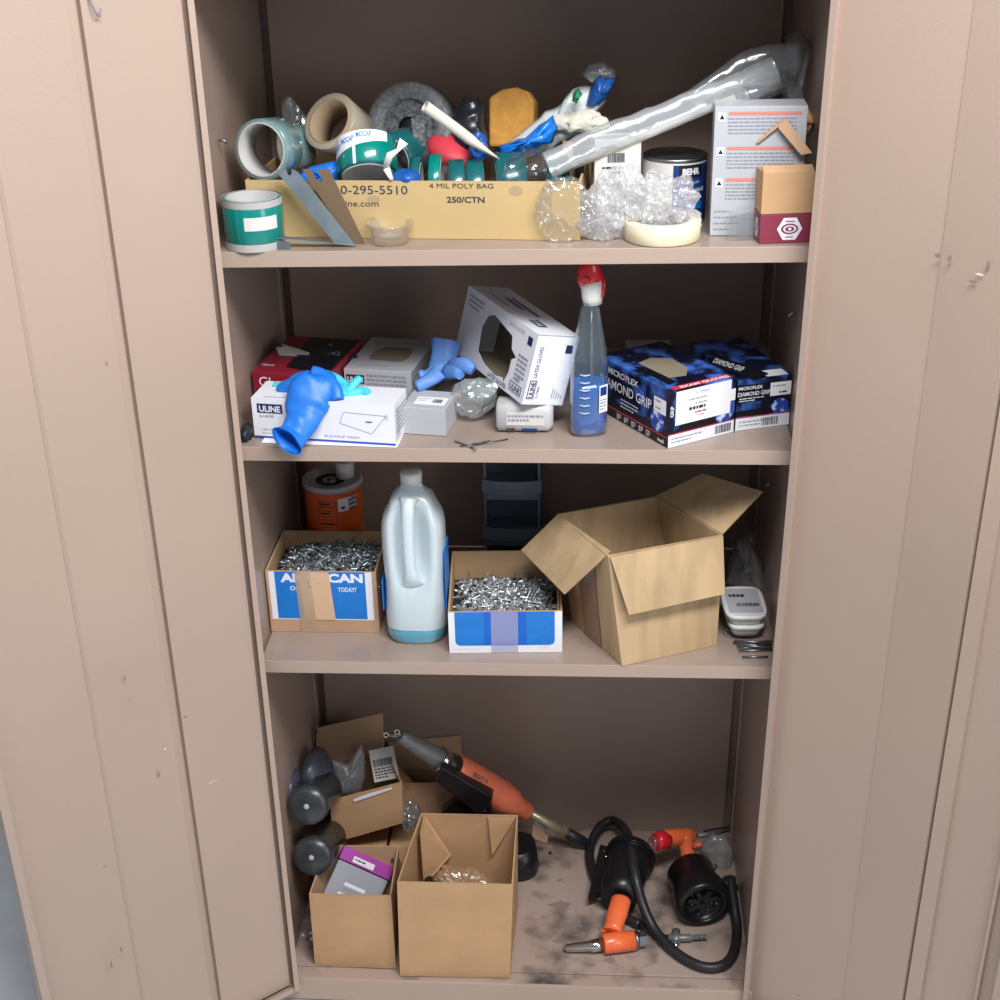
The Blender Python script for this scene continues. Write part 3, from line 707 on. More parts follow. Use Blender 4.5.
# ---- bottom cartons
def qc(bl, br, tl, tr, tbl, tbr, depth, label, mo='kraft', mi='kraft_in', s=4, dz=0, flaps=None, yb=None):
    A, B = on(s, *bl, dz), on(s, *br, dz); x = (B - A).normalized(); y = V3(-x.y, x.x, 0).normalized()
    C_, D_ = B + y * depth, A + y * depth
    tA, tB = P(*tl, A.y), P(*tr, B.y); tC, tD = P(*tbr, C_.y - (.0 if yb is None else yb)), P(*tbl, D_.y - (0 if yb is None else yb))
    return [A, B, C_, D_], [tA, tB, tC, tD]
bt, tp = qc((400, 976), (510, 978), (397, 882), (513, 885), (421, 813), (518, 815), .185, '', dz=.0008)
print('cc heights', [round(a.z, 3) for a in tp])
zt_ = (tp[0].z + tp[1].z) / 2
def level(tp, bt, zt):   # keep the mouth level at zt by choosing depth
    return tp
def backcorner(px, py, z):
    d = ray(px, py); return CP + d * ((z - CP.z) / d.z)
tp[2] = backcorner(518, 815, zt_); tp[3] = backcorner(421, 813, zt_)
bt[2] = V3(tp[2].x - .002, tp[2].y - .004, .0608); bt[3] = V3(tp[3].x - .004, tp[3].y - .004, .0608)
print('cc depth', [tuple(round(v, 3) for v in p) for p in tp + bt])
fin = backcorner(421, 813, zt_)
iL = [tp[0] + V3(.005, .004, -.002), tp[3] + V3(.005, -.004, -.002), P(447, 868, tp[3].y - .03), P(420, 895, tp[0].y + .07)]
cc = quad_carton('cardboard_box', 'tall open kraft box standing on the front sill of cabinet floor, plastic bag inside', 'cardboard box', bt, tp,
   [([tp[3] + V3(.006, -.006, -.002), tp[3] + V3(.004, -.06, -.003), P(424, 886, tp[3].y - .075), P(450, 855, tp[3].y - .015)], 'kraft'),
    ([tp[2] + V3(-.004, -.004, -.002), tp[2] + V3(-.06, -.005, -.002), P(492, 855, tp[2].y - .02)], 'kraft')], 'kraft', 'kraft')
CC_T = tp
bt, tp = qc((315, 965), (396, 969), (309, 894), (391, 896), (328, 846), (402, 846), .14, '')
zt_ = (tp[0].z + tp[1].z) / 2
tp[2] = backcorner(399, 846, zt_); tp[3] = backcorner(326, 845, zt_)
bt[2] = V3(tp[2].x - .006, tp[2].y - .004, .06); bt[3] = V3(tp[3].x + .004, tp[3].y - .004, .06)
bt = [p + V3(0, 0, .0006) for p in bt]
lc = quad_carton('cardboard_box', 'small open kraft box at left of cabinet floor holding a purple-topped pack', 'cardboard box', bt, tp, [], 'kraft', 'kraft_dull')
b = MB(); F = frame(P(391, 862, tp[2].y - .0065), V3(1, 0, 0)); F = F @ Matrix.Rotation(R(90), 4, 'X'); b.text(F, 0, 0, .014, 'S15', 'ink', bold=.02); wpart(b, 'stamped_mark', lc)
LC_T = tp
# purple pack
pp = [P(345, 846, .13), P(394, 868, .13), P(385, 898, .065), P(322, 893, .065)]
root = thing('blister_pack', 'grey plastic pack with purple header strip, tucked in the small kraft box', 'package', Matrix.Translation(pp[3] + V3(.03, .0, -.05)))
x = (pp[1] - pp[0]); xn = x.normalized(); dn = (pp[3] - pp[0]); dn = (dn - xn * dn.dot(xn)).normalized(); nn = dn.cross(xn).normalized()
if nn.y > 0: nn = -nn
T = Matrix((xn, -dn, nn)).transposed().to_4x4(); T.translation = pp[0] + dn * .10
L_ = x.length
b = MB(); b.box((0, -.0, -.030), (L_, .072, 0), 'packgrey', T); b.rect(T, .006, .004, L_ - .006, .06, 'packgrey', 1)
b.rect(T, .03, .03, .075, .037, 'white', 2); b.rect(T, .03, .022, .08, .026, 'greyprint', 2); b.rect(T, .025, .008, .07, .015, 'white', 2); wpart(b, 'tray', root, .002)
b = MB(); b.box((-.001, .074, -.031), (L_ + .001, .101, .001), 'purple', T); b.rect(T @ Matrix.Translation((0, 0, .001)), .026, .078, .072, .090, 'white', 2)
b.lines(T @ Matrix.Translation((0, 0, .001)), .03, .083, .032, 1, .01, 'ink', .003, 3); wpart(b, 'purple_header', root, .001)
# bag inside the tall box
b = MB(); vs, fs = crumple(P(462, 876, .09) + V3(0, .0, -.015), (.052, .045, .030), 4, 30, .45); b.add(vs, fs, 'amber')
tag(b.build('plastic_bag'), 'crumpled clear amber-tinted bag inside the tall kraft box', 'plastic bag')
b = MB(); vs, fs = crumple(P(436, 884, .07) + V3(0, .02, -.03), (.030, .035, .022), 9, 30, .4); b.add(vs, fs, 'blackgloss')
tag(b.build('black_bundle'), 'dark crumpled bundle at left inside the tall kraft box', 'bundle')

# back-left cartons
# low kraft boxes beneath
def lowbox(px0, px1, py, y, h, dep, label, mo='kraft_dull'):
    A = P(px0, py, y); B = P(px1, py, y)
    return A, B
kA = P(332, 842, .235); kz = kA.z
def deco0(b, F): pass
def support(x0, x1, y0, y1, z1, label, mo='kraft_dull'):
    return closed(Matrix.Translation((x0, y0, .0606)), x1 - x0, y1 - y0, z1 - .0606, label, 'cardboard box', mo, 'cardboard_box', None, .002)
bA = [P(333, 843, .225), P(403, 823, .225), P(403, 823, .225) + V3(.02, .12, .0), P(333, 843, .225) + V3(.0, .15, 0)]
zmin = min(p.z for p in bA)
tA = [P(330, 801, .222), P(402, 782, .222), P(384, 748, .345), P(318, 770, .345)]
print('A heights', [round(p.z, 3) for p in bA + tA])
support(-.385, -.292, .200, .355, .150, 'closed kraft carton under the labelled parcel box, left one', 'kraft')
support(-.286, -.20, .210, .355, .148, 'closed kraft carton under the labelled parcel box, right one', 'kraft')
flb = [tA[3], tA[2], P(383, 713, .372), P(316, 728, .372)]
n_ = (flb[1] - flb[0]).cross(flb[2] - flb[0]).normalized(); flb[3] = plane_hit(316, 728, flb[0], n_)
boxA = quad_carton('cardboard_box', 'open tilted kraft box with tall back flap and torn white strip, back left on floor', 'cardboard box', bA, tA, [(flb, 'kraft_dull')], 'kraft', 'kraft_in')
b = MB(); a_, b_ = tA[0].lerp(tA[1], .33), tA[0].lerp(tA[1], .86); dn = (bA[0] - tA[0]).normalized()
b.slab([a_ + dn * .008 + V3(0, -.0035, 0), a_ + dn * .016 + V3(0, -.0035, 0), a_.lerp(b_, .5) + dn * .013 + V3(0, -.0035, 0), b_ + dn * .009 + V3(0, -.0035, 0), b_ + dn * .003 + V3(0, -.0035, 0), a_.lerp(b_, .4) + dn * .004 + V3(0, -.0035, 0)], .0004, 'paper'); wpart(b, 'torn_label', boxA)
b = MB(); T = axis_frame(P(384, 764, .285), (CP - P(384, 764, .285)).normalized() + V3(0, 0, .3)); T = T @ Matrix.Rotation(R(14), 4, 'Z')
b.box((-.026, -.034, -.002), (.026, .034, 0), 'offwhite', T); b.barcode(T, -.022, -.004, .040, .016); b.lines(T, -.022, -.010, .042, 4, .006, 'ink', .003, seed=12)
root = thing('parcel_bag', 'clear plastic parcel with white barcode label inside the tilted kraft box', 'plastic bag', Matrix.Translation(P(365, 795, .27)))
wpart(b, 'barcode_label', root)
b = MB(); strip(b, [(331, 758), (346, 764), (362, 742), (367, 775), (362, 792), (334, 796)], .27, 'filmh', seed=6); wpart(b, 'clear_wrap', root)
# box B behind the tool
bB = [V3(-.232, .30, .0606), V3(-.075, .315, .0606), V3(-.075, .425, .0606), V3(-.225, .425, .0606)]
tB = [P(402, 783, .315), P(480, 782, .315), P(462, 770, .42), P(398, 768, .42)]
fB = [tB[3] + V3(0, .002, 0), tB[2] + V3(0, .002, 0), P(461, 735, .438), P(388, 742, .438)]
n_ = (fB[1] - fB[0]).cross(fB[2] - fB[0]).normalized(); fB[3] = plane_hit(388, 742, fB[0], n_)
boxB = quad_carton('cardboard_box', 'soiled open kraft box behind the large orange riveter, back flap raised', 'cardboard box', bB, tB, [(fB, 'kraft_dull')], 'kraft_dull', 'kraft_in')
b = MB(); vs, fs = crumple(P(411, 818, .26), (.022, .025, .04), 6, 30, .3); b.add(vs, fs, 'filmg')
tag(b.build('plastic_bag'), 'small dusty clear bag wedged between the tilted kraft box and tall box', 'plastic bag')

# ================================================================ TOP SHELF ITEMS
def roll(name, label, T, Ro, Ri, w, mt, mc, group=None, cat='tape roll', label_m=None, extra=None):
    root = thing(name, label, cat, T, group)
    b = MB(); b.lathe([(Ri + .003, 0), (Ro - .001, 0), (Ro, .001), (Ro, w - .001), (Ro - .001, w), (Ri + .003, w)], mt, None, 40)
    if extra: extra(b)
    b.build('tape', root)
    b = MB(); b.lathe([(Ri, -.0006), (Ri + .003, -.0006), (Ri + .003, w + .0006), (Ri, w + .0006)], mc, None, 40, close=True); b.build('core', root)
    return root
# upright teal stack
p0 = on(1, 252, 244); p0.y += .018; p0.z = zs(1, p0.x)
def ex(b):
    for z0, z1 in ((-.0004, .011), (.064, .0742)):
        b.lathe([(.0459, z0), (.0459, z1)], 'greycore', None, 40)
    n = 8; a0, a1 = R(-95), R(-28)
    vs = [V3(  .0461 * math.cos(a0 + (a1 - a0) * i / n),   .0461 * math.sin(a0 + (a1 - a0) * i / n), z) for z in (.032, .052) for i in range(n + 1)]
    b.add(vs, [(i, i + 1, n + 2 + i, n + 1 + i) for i in range(n)], 'offwhite', True)
roll('tape_roll', 'wide teal tape roll with grey rims and white sticker, standing at shelf left end', Matrix.Translation(V3(p0.x + .0075, .036, p0.z + .001)), .0455, .037, .074, 'teal', 'greycore', extra=ex)
# sheer teal open roll leaning above
ax = V3(.30, .94, -.12).normalized()
roll('tape_roll', 'sheer green tape roll lying on its side, hollow core showing, above the upright teal roll', axis_frame(P(261, 150, .09), ax), .046, .038, .05, 'clearteal', 'greycore')
roll('tape_roll', 'dull green clear-wrapped tape roll behind the hollow sheer green roll', axis_frame(P(286, 150, .20), V3(.8, .6, 0)), .038, .030, .035, 'clearteal', 'greycore')
roll('tape_roll', 'clear packing tape roll with brown core, leaning against cabinet back', axis_frame(P(329, 121, .17), V3(.40, .72, -.56).normalized()), .047, .0345, .055, 'packtape', 'brownish')
# white/teal tape with print
T = axis_frame(P(368, 176, .100), V3(-.10, .62, .78).normalized())
def ex2(b):
    n = 24
    def band(a0, a1, z0, z1, m, r=.0472):
        vs = [V3(r * math.cos(a0 + (a1 - a0) * i / n), r * math.sin(a0 + (a1 - a0) * i / n), (z0[0] + (z0[1] - z0[0]) * i / n) if k == 0 else (z1[0] + (z1[1] - z1[0]) * i / n)) for k in (0, 1) for i in range(n + 1)]
        b.add(vs, [(i, i + 1, n + 2 + i, n + 1 + i) for i in range(n)], m, True)
    band(R(170), R(320), (.018, .038), (.053, .0535), 'white')
    band(R(200), R(340), (.0, .0), (.003, .003), 'tealdark')
    band(R(250), R(256), (.0, .0), (.045, .045), 'white', .0473)
    for k in range(3):
        ctext(b, 'MOCAP', 205 + k * 34, .034 + k * .004, .012, .0474, 'blueprint', .02, .024)
    for k in range(0):
        a = R(182 + k * 11); band(a, a + R(7), (.030 + k * .0012, .030 + k * .0012), (.037 + k * .001, .037 + k * .001), 'blueprint', .0474)
        band(a, a + R(5), (.043, .043), (.048, .048), 'blueprint', .0474)
roll('tape_roll', 'glossy teal tape roll partly covered by white printed backing, resting at carton rim', T, .047, .038, .054, 'teal', 'corewhite', extra=ex2)
roll('tape_roll', 'dark teal hollow tape roll behind the white printed tape roll', axis_frame(P(392, 160, .155), V3(.55, .8, .1)), .040, .033, .045, 'tealdark', 'greycore')
b = MB(); b.loft([P(385, 168, .065), P(390, 155, .062), P(398, 150, .06), P(404, 141, .062)], [(.005, .0006), (.006, .0006), (.003, .0006), (.008, .0006)], 'whitepl', 8, up=V3(0, -1, 0)); b.loft([P(386, 168, .065), P(392, 180, .062)], [(.006, .0006), (.003, .0006)], 'whitepl', 8, up=V3(0, -1, 0))
tag(b.build('tape_tail'), 'twisted white strip of backing beside the printed teal tape roll', 'paper strip')
b = MB(); strip(b, [(296, 192), (300, 172), (312, 166), (336, 160), (345, 166), (345, 188)], .12, 'bluenitrile', seed=5)
tag(b.build('blue_cloth'), 'bright blue folded cloth behind the slotted metal brackets', 'cloth')
# crumpled bag on cabinet left (grey sheet)
b = MB(); vs, fs = crumple(P(296, 125, .26), (.026, .02, .05), 3, 20, .3, 3); b.add(vs, fs, 'filmg'); tag(b.build('plastic_film'), 'limp grey plastic film standing between sheer green roll and cabinet back', 'plastic film')
# dark mesh roll
T = axis_frame(P(408, 128, .23), V3(.25, .93, -.25).normalized())
root = thing('mesh_roll', 'large charcoal abrasive mesh roll standing in the carton behind the white tube', 'roll', T)
b = MB()
b.lathe([(.018, .004), (.044, .004)], 'mesh', None, 48); b.lathe([(.044, .004), (.046, -.002), (.069, -.003), (.072, .001), (.072, .045), (.018, .045)], 'meshlight', None, 48)
b.build('wound_mesh', root); b = MB(); b.lathe([(.0, .01), (.020, .01), (.020, .04)], 'rubber', None, 24); b.build('core', root)
b = MB(); b.slab([P(411, 118, .17), P(424, 120, .17), P(426, 147, .16), P(414, 145, .16)], .0015, 'mesh'); tag(b.build('backing_tail'), 'grey tail of backing hanging in front of the mesh roll', 'strip')
# black bag
b = MB(); vs, fs = crumple(P(470, 132, .22), (.034, .035, .070), 12, 10, .2); b.add(vs, fs, 'darkbag', True); tag(b.build('black_bag'), 'glossy black plastic bag standing between mesh roll and sponge', 'plastic bag')
b = MB(); vs, fs = crumple(P(477, 147, .17), (.018, .015, .022), 13, 30, .3); b.add(vs, fs, 'bluebagd'); tag(b.build('blue_wrapper'), 'deep blue wrapper scrap in front of the black plastic bag', 'wrapper')
# sponge
b = MB(); T = axis_frame(P(512, 115, .24), V3(-.15, -1, .25).normalized())
pts = [(-.034, -.05), (.036, -.05), (.040, .018), (.030, .034), (.010, .041), (-.012, .038), (-.034, .026)]
b.slab([T @ V3(x, y, -.02) for x, y in pts], .04, 'sponge'); tag(b.build('sponge', bevel=.005), 'mustard yellow sponge with rounded top, upright in the tan carton', 'sponge')
# red topped roll
T = axis_frame(P(453, 152, .215), V3(.25, -.30, .92).normalized())
root = thing('plastic_tub', 'white tub with bright red domed lid, tilted in the carton under white tube', 'tub', T)
b = MB(); b.lathe([(0, -.05), (.038, -.05), (.042, .002)], 'whitepl', None, 32); b.build('body', root)
b = MB(); b.lathe([(.043, -.002), (.044, .004), (.043, .009), (.036, .017), (.018, .023), (0, .024)], 'redsoft', None, 32); b.build('lid', root)
# white tube
pts = path_smooth([P(425, 106, .070), P(455, 128, .090), P(476, 144, .105), P(497, 158, .12)], 3)
b = MB(); n = len(pts); b.loft(pts, [(.0085, .0085)] * (n - 4) + [(.010, .007), (.0125, .005), (.013, .003), (.010, .002)], 'tube', 18, caps=(0, 1)); d_ = (pts[1] - pts[0]).normalized()
b.loft([pts[0], pts[0] + d_ * .03], [.0068, .0068], 'tube', 18, caps=(0, 1)); b.loft([pts[0], pts[0] + d_ * .0001], [.0085, .0068], 'tube', 18, caps=(0, 0)); tag(b.build('plastic_tube'), 'off-white plastic tube with flattened end lying diagonally over red lid', 'tube')
# teal tape rolls standing in a row, edge on
def erow(x, y_, Ro, w, label, m='tealdark', group=None, dz=0, yaw=0):
    z = zs(1, x) + .009
    roll('tape_roll', label, axis_frame(V3(x, y_, z + dz + Ro), V3(math.cos(R(yaw)), math.sin(R(yaw)), 0)), Ro, Ro - .013, w, m, 'greycore', group)
def rowat(px, py, y_, Ro, w, label, m='tealdark', yaw=0):
    tpnt = P(px, py, y_); roll('tape_roll', label, axis_frame(V3(tpnt.x, y_ , tpnt.z - Ro), V3(math.cos(R(yaw)), math.sin(R(yaw)), 0)), Ro, Ro - .012, w, m, 'greycore')
rowat(430, 154, .124, .045, .017, 'narrow bright teal tape roll on edge in front of the red lid', 'teal')
rowat(412, 157, .122, .043, .013, 'narrow teal tape roll on edge just left of the red-lidded tub', 'tealdark')
rowat(448, 160, .126, .043, .024, 'grey-green tape roll on edge, right of the bright narrow teal one', 'tealdark', 8)
rowat(466, 159, .130, .046, .026, 'dark teal tape roll under the end of the white tube', 'tealdark', 6)
rowat(494, 153, .132, .048, .046, 'widest dark teal tape roll, wrapped in clear film below blue wrapper', 'tealdark', 10)
rowat(546, 156, .134, .047, .034, 'dark teal tape roll at the right end of tan carton', 'tealdark', 5)
b = MB(); vs, fs = crumple(P(527, 168, .125), (.044, .048, .030), 21, 18, .22); b.add(vs, fs, 'film'); tag(b.build('film_wrap'), 'thin clear film around the widest dark teal tape roll', 'plastic film')
b = MB(); vs, fs = crumple(P(405, 178, .08), (.022, .022, .014), 22, 20, .2); b.add(vs, fs, M['bluebagd']); tag(b.build('blue_wrapper'), 'dark blue wrapper between printed teal tape and narrow teal tapes', 'wrapper')
# blue/white bag
root = thing('cotton_bag', 'torn white and blue plastic bag of cotton wool on top of the tape rolls', 'bag', Matrix.Translation(P(540, 130, .17)))
T = axis_frame(P(535, 118, .19), V3(-.2, -.95, .3).normalized())
b = MB(); strip(b, [(492, 168), (497, 150), (540, 116), (560, 104), (573, 88), (598, 84), (606, 100), (590, 128), (560, 145), (520, 165)], .19, 'paleblue'); wpart(b, 'white_film', root)
b = MB(); strip(b, [(497, 146), (525, 137), (553, 115), (558, 128), (552, 143), (522, 150), (498, 153)], .155, 'bluebag', seed=4); wpart(b, 'blue_panel', root)
b = MB(); vs, fs = crumple(P(580, 122, .17), (.042, .022, .020), 31, 40, .25); b.add(vs, fs, 'cotton', True); wpart(b, 'cotton_wool', root)
b = MB(); strip(b, [(572, 101), (573, 93), (579, 88), (583, 93), (577, 104)], .150, 'greenprint'); wpart(b, 'green_mark', root)
root = thing('wrapper_bag', 'blue translucent plastic wrapper sticking up highest above the cotton wool bag', 'plastic bag', Matrix.Translation(P(600, 100, .2)))
b = MB(); strip(b, [(585, 106), (590, 88), (597, 76), (617, 76), (610, 92), (600, 106)], .18, 'bluebagd', seed=7); wpart(b, 'blue_film', root)
b = MB(); strip(b, [(580, 74), (590, 63), (605, 61), (617, 70), (617, 78), (600, 80), (590, 82)], .185, 'filmg', seed=9); wpart(b, 'clear_film', root)
# long clear bag
root = thing('poly_bag_roll', 'long clear poly bag holding a white rod, slanting up to the right above carton', 'plastic bag', Matrix.Translation(P(680, 120, .15)))
pts = path_smooth([P(548, 166, .075), P(600, 140, .09), P(650, 122, .10), P(700, 101, .115), P(740, 88, .13), P(775, 72, .15)], 6)
b = MB(); n = len(pts)
rad = [(.020 + .0012 * math.sin(i * 1.7) + .008 * max(0, i / n - .55), .011 + .001 * math.sin(i * 2.3)) for i in range(n)]
b.loft(pts, rad, 'filmh', 20, up=V3(0, -1, .1), caps=(0, 0)); b.v = [p + V3(0, .002 * noise.noise(p * 90), .0022 * noise.noise(p * 80 + V3(3, 1, 2))) for p in b.v]
wpart(b, 'bag_film', root)
b = MB(); b.loft([P(558, 172, .09), P(640, 138, .105), P(735, 98, .125)], .006, 'tube', 12); wpart(b, 'white_rod', root)
b = MB(); pts2 = [P(690, 100, .14), P(730, 78, .15), P(770, 62, .16), P(798, 58, .17)]; b.loft(path_smooth(pts2, 5), [(.014 + .013 * min(1, i / 8), .010) for i in range(16)], 'filmg', 18, up=V3(0, -1, 0)); b.v = [p + V3(0, .004 * noise.noise(p * 50), .006 * noise.noise(p * 45)) for p in b.v]; wpart(b, 'loose_film', root)
# small dark cylinder inside
b = MB(); b.loft([P(742, 97, .12), P(760, 92, .14), P(783, 82, .16)], .0145, 'filmg', 20); b.loft([P(741, 98, .119), P(744, 97, .122)], .0155, 'filmh', 20); tag(b.build('clear_bottle'), 'short clear cylinder lying on the tall grey printed box', 'bottle')
# loose film at upper right
b = MB(); strip(b, [(782, 95), (790, 60), (785, 38), (800, 28), (812, 45), (806, 75), (803, 100), (812, 128), (800, 140), (792, 120)], .20, 'filmg', seed=15); tag(b.build('plastic_film'), 'limp clear film standing in upper right corner beside tall printed box', 'plastic film')
b = MB(); strip(b, [(798, 122), (806, 104), (816, 118), (806, 138)], .14, 'kraft'); tag(b.build('cardboard_scrap'), 'tan cardboard scrap wrapped in film in right corner of top shelf', 'cardboard')
# white small box & neighbours
def sb_print(b, F):
    f = F['front']; b.barcode(f, .020, .104, .026, .014); b.lines(f, .012, .095, .048, 1, .01, 'ink', .0028); b.lines(f, .026, .088, .016, 1, .01, 'ink', .0028); b.lines(f, .01, .126, .05, 1, .01, 'greyprint', .002)
closed(stand(1, .1235, .095, 6), .071, .05, .138, 'small off-white carton with barcode and two print lines, beside paint can', 'carton', 'offwhite', 'small_carton', sb_print)
closed(stand(1, .094, .10, 0), .014, .05, .118, 'black carton edge between tan carton and small barcode carton', 'carton', 'blackprint', 'small_carton')
closed(stand(1, .074, .17, 0), .016, .05, .122, 'narrow beige carton edge beside the black carton on top shelf', 'carton', 'kraft_dull', 'small_carton')
# paint can
pc = P(677, 160, .12); pc = V3(pc.x, .165, zs(1, pc.x) + .001)
root = thing('paint_can', 'white and blue enamel paint can behind the crinkled film, beside tall printed box', 'paint can', Matrix.Translation(pc) @ Matrix.Diagonal((1, 1, .84, 1)))
b = MB(); b.lathe([(0, 0), (.050, 0), (.050, .118), (.0505, .121), (.0475, .123), (.046, .119), (0, .119)], 'steel', None, 40); b.build('can_body', root)
b = MB(); b.lathe([(.0503, .005), (.0503, .115)], 'offwhite', None, 40)
arc(b, -96, 0, .006, .112, 'canblue', .0505); arc(b, -86, -40, .088, .112, 'ink', .0508); ctext(b, 'BEHR', -63, .095, .015, .0511, 'white', .05, .030)
ctext(b, 'URETHANE', -58, .062, .0105, .0509, 'white', .02, .048); ctext(b, 'HIGH GLOSS', -62, .078, .0055, .0509, 'white', .01, .030); ctext(b, 'ENAMEL', -58, .050, .009, .0509, 'white', .02, .03)
arc(b, -70, -35, .03, .044, 'blueprint', .0508)
b.build('label', root)
# tall printed box
def tall_print(b, F):
    f = F['front']
    for zt_ in (.178, .128, .082):
        b.rect(f, .020, zt_, .126, zt_ + .0045, 'pinkred', 2); b.rect(f, .005, zt_ - .009, .016, zt_ + .004, 'white', 2); b.poly(f, [(.007, zt_ - .006), (.0145, zt_ - .006), (.0107, zt_ + .001)], 'ink', 3)
        b.lines(f, .020, zt_ - .006, .10, 5, .0052, 'greyprint', .0018, seed=int(zt_ * 1000))
    b.lines(f, .005, .036, .035, 4, .009, 'greyprint', .002, seed=7)
closed(stand(1, .299, .062, -2), .134, .060, .190, 'tall light grey carton covered in warning print with red stripes, on top shelf', 'carton', 'greycard', 'tall_carton', tall_print)
# clear clamshell in front
b = MB(); T = stand(1, .325, .030, 6); b.box((0, 0, 0), (.045, .018, .042), 'clearcup', T); b.box((.012, -.001, .004), (.032, .0, .036), 'clearcup', T); tag(b.build('clear_case', bevel=.003), 'small clear plastic case in front of the tall grey carton', 'case')
# maroon box + kraft box
def mar_print(b, F):
    def hexa(f, u, v, s_, k=1):
        b.poly(f, [(u + s_ * k * math.cos(R(60 * i)), v + s_ * math.sin(R(60 * i))) for i in range(6)], 'white', 2)
        b.disc(f, u, v, s_ * .68 * k, s_ * .42, 'maroon2', 3); b.disc(f, u, v, s_ * .52 * k, s_ * .30, 'white', 4); b.disc(f, u, v, s_ * .36 * k, s_ * .2, 'maroon2', 5); b.disc(f, u, v, s_ * .14 * k, s_ * .12, 'white', 6)
        b.rect(f, u - s_ * .3 * k, v - s_ * .68, u + s_ * .3 * k, v - s_ * .6, 'maroon2', 3); b.rect(f, u - s_ * .35 * k, v + s_ * .55, u + s_ * .35 * k, v + s_ * .63, 'maroon2', 3)
    hexa(F['front'], .044, .021, .019); hexa(F['left'], .022, .020, .016, .8)
MT = stand(1, .3685, .012, 6)
closed(MT, .076, .045, .043, 'small maroon carton with white hexagon emblem, under the open kraft carton', 'carton', 'maroon2', 'small_carton', mar_print)
KT = MT @ Matrix.Translation((0, 0, .0440))
carton(KT, .076, .045, .060, 'small kraft carton with raised folded flap, stacked on the maroon carton', 'cardboard box', 'kraft', 'kraft_in', .0018, [('front', .016, -62)])
fb = MB(); fb.slab([P(785, 118, .055), P(778, 128, .05), P(801, 155, .04), P(812, 153, .045)], .0018, 'kraft_dull'); tag(fb.build('cardboard_flap'), 'folded brown cardboard flap poking up behind the small kraft carton', 'cardboard')
fb = MB(); fb.slab([P(785, 117, .056), P(757, 141, .056), P(758, 143, .056), P(779, 126, .052)], .0018, 'kraft'); tag(fb.build('cardboard_strip'), 'thin cardboard edge slanting down left in front of tall grey carton', 'cardboard')
# cream tape
pc = on(1, 663, 244); T = axis_frame(V3(pc.x, .054, zs(1, pc.x) + .001), V3(-.0115, 0, 1))
roll('tape_roll', 'wide cream masking tape roll lying flat at shelf edge under crinkled film', T, .058, .040, .028, 'cream', 'greycore')
# crinkled film heaps
root = thing('crinkled_film', 'heap of crinkled clear film spilling over shelf edge between tan carton and paint can', 'plastic film', Matrix.Translation(on(1, 640, 240)))
for i, (px, py, y_, rr, sd) in enumerate(((622, 200, .055, (.048, .03, .055), 41), (662, 208, .050, (.054, .034, .050), 42), (602, 215, .05, (.034, .025, .046), 43))):
    b = MB(); q_ = P(px, py, y_); vs, fs = crumple(q_, rr, sd, 42, .30, 5); zf = SH[1][0] + .003; vs = [V3(v.x, v.y, max(v.z, zf)) for v in vs]; b.add(vs, fs, 'bubble'); wpart(b, 'film_fold', root)
b = MB(); q_ = P(562, 212, .035); vs, fs = crumple(q_, (.050, .014, .052), 44, 24, .2, 5); vs = [V3(v.x, min(v.y, .046), max(v.z, SH[1][0] + .004)) for v in vs]; b.add(vs, fs, 'film'); tag(b.build('clear_bag'), 'thin clear bag leaning against front right of the tan carton', 'plastic bag')
# clear cup
pc = on(1, 389, 246); root = thing('plastic_cup', 'small clear plastic portion cup in front of the tan carton', 'cup', Matrix.Translation(V3(pc.x, pc.y + .018, zs(1, pc.x) + .0005)))
b = MB(); b.lathe([(0, .001), (.024, 0), (.027, .002), (.033, .028), (.038, .030), (.038, .032), (.032, .031), (.026, .004), (0, .003)], 'clearcup', None, 32); b.build('cup_body', root)
b = MB(); b.lathe([(.014, .006), (.018, .010), (.014, .014)], 'bubble', None, 12, smooth=False); b.build('crinkled_lining', root)
# metal brackets
def bracket(pts, y0, label, m, notch=True):
    root = thing('metal_bracket', label, 'bracket', Matrix.Translation(P(pts[2][0], pts[2][1], y0)))
    b = MB(); q = [P(px, py, y0 + (246 - py) * .00035) for px, py in pts]; b.slab(q, .0018, m); wpart(b, 'plate', root)
    return root
br = bracket([(275, 170), (286, 169), (288, 175), (291, 175), (292, 169), (298, 172), (356, 246), (336, 245)], .022, 'slanted galvanised steel bracket with hooked top, in front of tan carton', 'galv')
b = MB(); pp = [P(246, 236, .016), P(290, 240, .012), P(356, 246, .018), P(336, 244, .03), P(285, 237, .03)]; b.slab(pp, .0015, 'galv'); b.slab([P(275, 240, .012), P(290, 242, .010), P(290, 250, .008), P(275, 249, .010)], .0012, 'galv'); b.slab([P(263, 239, .014), P(275, 240, .012), P(275, 249, .012), P(264, 247, .014)], .0012, 'gunmetal'); wpart(b, 'foot_plate', br)
bracket([(302, 169), (311, 169), (317, 181), (323, 181), (317, 169), (329, 169), (366, 246), (352, 246)], .036, 'slanted brownish steel bracket with slotted end, behind the galvanised one', 'bronze')

